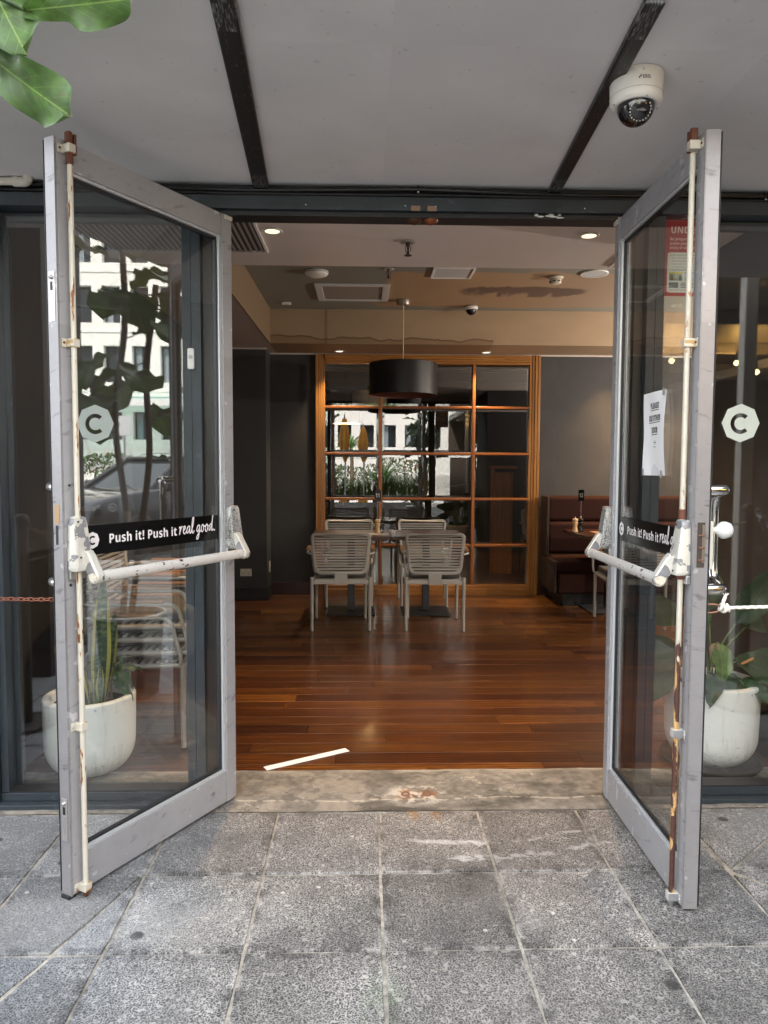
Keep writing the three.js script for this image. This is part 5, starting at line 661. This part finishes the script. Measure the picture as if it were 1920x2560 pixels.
// ================================================================ ACROSS THE STREET (seen mirrored in the glass)
{ const t = thing('office_building', 'white precast office building with deep set windows across the street', 'building', [0, 0, 40]), wm = std(0.86, 0.84, 0.79, 0.75), bay = 1.62, n = 26, x0 = -30, W = n * bay, rowsY = [[2.9, 4.5], [6.2, 8.3], [9.6, 11.7], [13.0, 15.1], [16.4, 18.5], [19.8, 21.9]];
  const s = poly([[x0, 0], [x0 + W, 0], [x0 + W, 24], [x0, 24]]); for (let i = 0; i < n; i++) for (const [a, b] of rowsY) { const h = new THREE.Path(), l = x0 + i * bay + 0.32, r = x0 + (i + 1) * bay - 0.32; h.moveTo(l, a); h.lineTo(l, b); h.lineTo(r, b); h.lineTo(r, a); h.closePath(); s.holes.push(h); }
  part('wall', new THREE.ExtrudeGeometry(s, { depth: 0.7, bevelEnabled: false }), wm, t); part('wall', slab(x0, x0 + W, 0, 24, 1.2, 14), std(0.05, 0.05, 0.055, 0.7), t); part('parapet', slab(x0 - 0.2, x0 + W + 0.2, 24, 24.5, -0.3, 1.2), wm, t);
  const ledge = []; for (const [a] of rowsY) ledge.push(slab(x0, x0 + W, a - 0.55, a - 0.45, -0.06, 0.0)); part('ledge', ledge, wm, t);
  const fg = join(slab(-0.49, 0.49, -0.05, 0, 0.4, 0.5), slab(-0.49, 0.49, 2.1, 2.15, 0.4, 0.5), slab(-0.49, -0.43, 0, 2.1, 0.4, 0.5), slab(0.43, 0.49, 0, 2.1, 0.4, 0.5)), pg = slab(-0.43, 0.43, 0, 2.1, 0.46, 0.48), fm = std(0.04, 0.042, 0.045, 0.5), pm = std(0.03, 0.036, 0.04, 0.08, 0.3), cm = std(0.26, 0.30, 0.33, 0.8), cg = slab(-0.43, -0.05, 0, 2.1, 0.452, 0.4575);
  for (let i = 0; i < n; i++) for (const [a, b] of rowsY) { const f = part('window', fg, fm, t); f.position.set(x0 + (i + 0.5) * bay, a + 0.02, 0); f.scale.y = (b - a) / 2.16; part('pane', pg, pm, f); if (rnd() < 0.4) part('blind', cg, cm, f); }
  part('entrance_canopy', [slab(-24, -5, 5.0, 5.1, -3.2, -0.05)], phys(0.6, 0.85, 0.8, 0.05, { transmission: 0.7, thickness: 0 }), t); part('canopy_beam', [slab(-24, -5, 4.6, 4.98, -3.3, -3.1), ...[...Array(9)].map((_, i) => slab(-23.9 + i * 2.3, -23.8 + i * 2.3, 4.7, 4.98, -3.1, -0.02))], std(0.72, 0.72, 0.7, 0.5), t); }
// hedge on a low wall, palms, white garden wall
{ const n = 5200, g = new THREE.PlaneGeometry(0.085, 0.055), im = new THREE.InstancedMesh(g, new THREE.MeshStandardMaterial({ side: THREE.DoubleSide, roughness: 0.8 }), n), M = new THREE.Matrix4(), q = new THREE.Quaternion(), e = new THREE.Euler(), c = new THREE.Color();
  for (let i = 0; i < n; i++) { const x = rnd(-16, 3); e.set(rnd(6), rnd(6), rnd(6)); M.compose(V(x, 0.9 + rnd() ** 0.6 * 0.78 + 0.1 * sin(x * 2.1), 20.2 + rnd(0.8)), q.setFromEuler(e), V(1, 1, 1).multiplyScalar(rnd(0.7, 1.6))); im.setMatrixAt(i, M); im.setColorAt(i, rnd() < 0.2 ? c.setRGB(0.22, 0.09, 0.05) : c.setRGB(rnd(0.05, 0.10), rnd(0.10, 0.18), rnd(0.03, 0.06))); }
  im.name = 'hedge'; im.userData = { kind: 'stuff', label: 'clipped green and reddish hedge across the street', category: 'hedge' }; im.castShadow = im.receiveShadow = true; scene.add(im); }
single('garden_wall', slab(-17, 4, 0, 0.9, 20, 21.2, 0.02), std(0.6, 0.58, 0.54, 0.8), 'low pale planter wall under the hedge across the street', 'wall');
function palm(x, z, h, label) { const t = thing('palm', label, 'palm', [x, 0, z], rnd(6), 'palms across the street'), m = foliage(leafTex([0.42, 0.56, 0.28], [0.6, 0.68, 0.4], 441)), g = [0.7, 1.0, 1.3].map((c) => leafGeo(1.1, 0.07, 'lance', { curl: c, fold: 0.1, wave: 0, nu: 2, nv: 8 })); part('trunk', cyl(0.10, 0.07, h, 0, h / 2, 0, 12), std(0.2, 0.15, 0.1, 0.9), t); for (let i = 0; i < 46; i++) { const a = i * 2.4, d = V(cos(a), 0.2 + 1.3 * (1 - i / 46), sin(a)); orient(part('leaf', g[i % 3], m, t), V(0, h, 0), d, V(d.x * 0.1, 1, d.z * 0.1)); } }
palm(-1.15, 7.2, 0.9, 'spiky palm mirrored at the left of the timber window'); palm(0.35, 7.1, 0.9, 'spiky palm mirrored in the middle of the timber window'); palm(-0.7, 17.5, 2.2, 'spiky palm across the road, mirrored behind the two nearer ones');
{ const m = std(0.75, 0.36, 0.06, 0.8); const umb = (x, z, h, label) => { const t = thing('folded_parasol', label, 'parasol', [x, 0, z], 0, 'folded orange parasols'); const pts = []; for (let i = 0; i <= 12; i++) { const k = i / 12; pts.push([0.03 + 0.12 * sin(k * PI * 0.9) * (1 - 0.6 * k), 1.6 + k * (h - 1.6)]); } const g = clean(lathe(pts, 24)), p = g.attributes.position; for (let i = 0; i < p.count; i++) { const a = Math.atan2(p.getZ(i), p.getX(i)), k = 1 + 0.22 * cos(a * 8); p.setX(i, p.getX(i) * k); p.setZ(i, p.getZ(i) * k); } g.computeVertexNormals(); part('canopy', g, m, t); part('pole', cyl(0.022, 0.022, h + 0.1, 0, (h + 0.1) / 2, 0, 12), std(0.5, 0.5, 0.48, 0.4), t); part('foot', cyl(0.28, 0.26, 0.08, 0, 0.04, 0, 30), std(0.3, 0.3, 0.3, 0.7), t); }; umb(-0.62, 6.2, 2.65, 'taller folded orange parasol mirrored in the timber window'); umb(-0.14, 6.6, 2.45, 'shorter folded orange parasol mirrored in the timber window'); }
{ // strappy green planting in a low white trough along the kerb
  const t = thing('planter_trough', 'low white planter trough with green strappy planting by the kerb, mirrored in the timber window', 'planter', [-0.3, 0, 7.35]); part('trough', [slab(-1.9, 1.9, 0, 0.5, -0.18, 0.18, 0.01)], std(0.7, 0.69, 0.66, 0.6), t);
  const n = 900, g = leafGeo(0.75, 0.035, 'lance', { curl: 0.9, nu: 2, nv: 6, wave: 0 }), im = new THREE.InstancedMesh(g, new THREE.MeshStandardMaterial({ side: THREE.DoubleSide, roughness: 0.7 }), n), o = new THREE.Object3D(), c = new THREE.Color();
  for (let i = 0; i < n; i++) { o.position.set(rnd(-1.85, 1.85), 0.48, rnd(-0.15, 0.15)); o.rotation.set(rnd(-0.6, 0.6), rnd(6.28), rnd(-0.3, 0.3), 'YXZ'); o.scale.setScalar(rnd(0.5, 1.25)); o.updateMatrix(); im.setMatrixAt(i, o.matrix); im.setColorAt(i, c.setRGB(rnd(0.10, 0.22), rnd(0.2, 0.36), rnd(0.05, 0.1))); }
  im.name = 'planting'; im.userData = { kind: 'stuff' }; im.castShadow = im.receiveShadow = true; t.add(im); }
// parked car, nose towards the shop
{ const t = thing('parked_car', 'dark grey four wheel drive car parked nose first across the pavement', 'car', [-3.75, -0.13, 10.6], Math.atan2(-0.52, -0.85)); // nose towards local +z
  const paint = phys(0.028, 0.031, 0.036, 0.3, { metalness: 0.5, clearcoat: 1, clearcoatRoughness: 0.04 }), dark = std(0.015, 0.015, 0.017, 0.5), glass = std(0.03, 0.04, 0.045, 0.04, 0.2);
  const sidep = new THREE.Shape(); sidep.moveTo(-2.25, 0.42); sidep.lineTo(-1.95, 0.32); sidep.lineTo(1.95, 0.30); sidep.quadraticCurveTo(2.28, 0.34, 2.30, 0.6); sidep.quadraticCurveTo(2.30, 0.86, 2.12, 0.93); sidep.quadraticCurveTo(1.6, 1.06, 0.98, 1.08); sidep.lineTo(-2.1, 1.12); sidep.quadraticCurveTo(-2.32, 1.08, -2.32, 0.8); sidep.lineTo(-2.25, 0.42);
  const body = new THREE.ExtrudeGeometry(sidep, { depth: 1.62, bevelEnabled: true, bevelThickness: 0.12, bevelSize: 0.06, bevelSegments: 5, curveSegments: 8 }).translate(0, 0, -0.81).rotateY(-PI / 2); part('body', toCreasedNormals(body, 0.7), paint, t);
  const hull = (pts) => new ConvexGeometry(pts.map((p) => V(...p))); // greenhouse
  part('window_glass', hull([[-0.80, 1.08, 1.15], [0.80, 1.08, 1.15], [-0.62, 1.63, 0.28], [0.62, 1.63, 0.28], [-0.62, 1.64, -1.75], [0.62, 1.64, -1.75], [-0.82, 1.10, -2.1], [0.82, 1.10, -2.1]]), glass, t);
  part('roof', new RoundedBoxGeometry(1.30, 0.07, 2.15, 3, 0.03).translate(0, 1.65, -0.72), paint, t); for (const s of [-1, 1]) { part('pillar', tube([[s * 0.83, 1.08, 1.20], [s * 0.74, 1.38, 0.72], [s * 0.645, 1.65, 0.27]], 0.042, 8), paint, t); part('pillar', tube([[s * 0.845, 1.08, -0.25], [s * 0.66, 1.65, -0.32]], 0.035, 8), dark, t); part('pillar', tube([[s * 0.845, 1.10, -1.35], [s * 0.66, 1.65, -1.15]], 0.045, 8), paint, t); part('pillar', tube([[s * 0.84, 1.1, -2.12], [s * 0.64, 1.64, -1.78]], 0.05, 8), paint, t); part('roof_rail', tube([[s * 0.6, 1.69, 0.1], [s * 0.6, 1.74, -0.1], [s * 0.6, 1.74, -1.5], [s * 0.6, 1.69, -1.7]], 0.014, 6), std(0.5, 0.5, 0.5, 0.3, 0.8), t);
    const mir = part('mirror', [new RoundedBoxGeometry(0.24, 0.17, 0.11, 3, 0.045).translate(s * 1.06, 1.17, 0.80), bar([s * 0.86, 1.1, 0.82], [s * 0.98, 1.15, 0.82], 0.03, 8)], paint, t); part('headlight', new RoundedBoxGeometry(0.34, 0.15, 0.12, 3, 0.05).translate(s * 0.66, 0.80, 2.24), std(0.6, 0.62, 0.65, 0.1, 0.3), t); part('handle', box(0.02, 0.03, 0.2, s * 0.935, 0.98, -0.1, 0.01), std(0.4, 0.4, 0.4, 0.3, 0.8), t);
    for (const z of [1.45, -1.4]) { const w = part('wheel', lathe([[0.2, -0.11], [0.33, -0.115], [0.365, -0.09], [0.37, 0], [0.365, 0.09], [0.33, 0.115], [0.2, 0.11]], 32).rotateZ(PI / 2), dark, t); w.position.set(s * 0.86, 0.37, z); part('rim', [lathe([[0.001, 0.05], [0.06, 0.06], [0.07, 0.04]], 16).rotateZ(-s * PI / 2), ...[0, 1, 2, 3, 4].map((i) => box(0.03, 0.21, 0.06, s * 0.06, 0.11, 0, 0.01).rotateX(i * 1.2566)), new THREE.TorusGeometry(0.215, 0.02, 8, 28).rotateY(PI / 2).translate(s * 0.08, 0, 0)], std(0.6, 0.6, 0.6, 0.25, 0.9), w); } }
  part('grille', [slab(-0.42, 0.42, 0.62, 0.85, 2.28, 2.32, 0.02)], dark, t); part('bumper', new RoundedBoxGeometry(1.7, 0.2, 0.14, 3, 0.06).translate(0, 0.45, 2.28), dark, t); part('wiper', [bar([-0.5, 1.12, 1.18], [0.15, 1.26, 0.92], 0.010, 6)], dark, t); }
single('pier', slab(-2.75, -2.12, -0.02, 6, 1.75, 2.4, 0.01), std(0.018, 0.013, 0.011, 0.7), 'dark brown pier on the pavement, mirrored at the left edge of the left window', 'pier');
{ // covered outdoor dining area to the right of the entrance, mirrored in the right side window
  const t = thing('veranda', 'dark covered dining area on the pavement, mirrored in the right side window', 'veranda'), br = std(0.10, 0.078, 0.062, 0.6), gy = std(0.26, 0.25, 0.235, 0.5), pale = std(0.42, 0.40, 0.35, 0.5);
  part('roof', slab(2.3, 11, 2.72, 2.86, 1.4, 8.2, 0.01), gy, t); part('back_wall', slab(2.3, 11, 0, 2.719, 8.0, 8.2), br, t); part('side_wall', slab(10.8, 11, 0, 2.719, 1.4, 7.99), br, t); part('floor', slab(2.3, 10.8, 0.002, 0.03, 1.6, 7.99), std(0.06, 0.055, 0.05, 0.7), t);
  for (const x of [2.36, 4.45, 6.6]) for (const z of [1.6, 4.8]) part('post', slab(x - 0.04, x + 0.04, 0.031, 2.6, z - 0.04, z + 0.04, 0.006), pale, t);
  for (const z of [1.6, 3.2, 4.8, 6.4]) part('beam', slab(2.32, 10.79, 2.605, 2.719, z - 0.03, z + 0.03, 0.006), z > 3 ? gy : pale, t); part('rafter', slab(4.40, 4.50, 2.50, 2.604, 1.65, 7.9, 0.006), pale, t);
  for (const x of [2.2, 3.14, 3.83, 4.04, 4.9, 5.8]) { const y = 2.50 - 0.05 * sin(x * 5) - (x === 4.04 ? 0.06 : 0); part('bulb', sphere(0.03, x + (x < 2.4 ? 0.3 : 0), y, 4.6, 12), new THREE.MeshStandardMaterial({ color: 0x222222, emissive: new THREE.Color(1, 0.72, 0.3), emissiveIntensity: 3.0 }), t); part('bulb_cap', cyl(0.014, 0.012, 0.10, x + (x < 2.4 ? 0.3 : 0), y + 0.07, 4.6, 10), blackMat, t); const l = new THREE.PointLight(0xffc46a, 0.25, 6); l.position.set(x + (x < 2.4 ? 0.3 : 0), y, 4.6); l.castShadow = true; l.name = 'bulb_glow'; scene.add(l); }
  const g = new THREE.PlaneGeometry(4.0, 2.4, 80, 50), p = g.attributes.position; for (let i = 0; i < p.count; i++) { const x = p.getX(i), y = p.getY(i); p.setZ(i, 0.16 * fbm(x * 2.2 + y, y * 0.9, 4, 501) + 0.05 * fbm(x * 9 + y * 4, y * 3, 3, 503)); } g.computeVertexNormals(); part('clear_blind', g.translate(4.5, 1.35, 4.9), phys(0.9, 0.9, 0.88, 0, { transmission: 1, thickness: 0, ior: 1.5, side: THREE.DoubleSide }), t); }
{ const t = thing('street_sign', 'small grey street sign on a pole across the road', 'sign', [-6.2, 0, 15.9]); part('pole', cyl(0.03, 0.03, 2.6, 0, 1.3, 0, 12), steel, t); part('plate', box(0.4, 0.5, 0.01, 0, 2.4, -0.04, 0.003), std(0.6, 0.62, 0.64, 0.5), t); }

renderer.render(scene, camera);
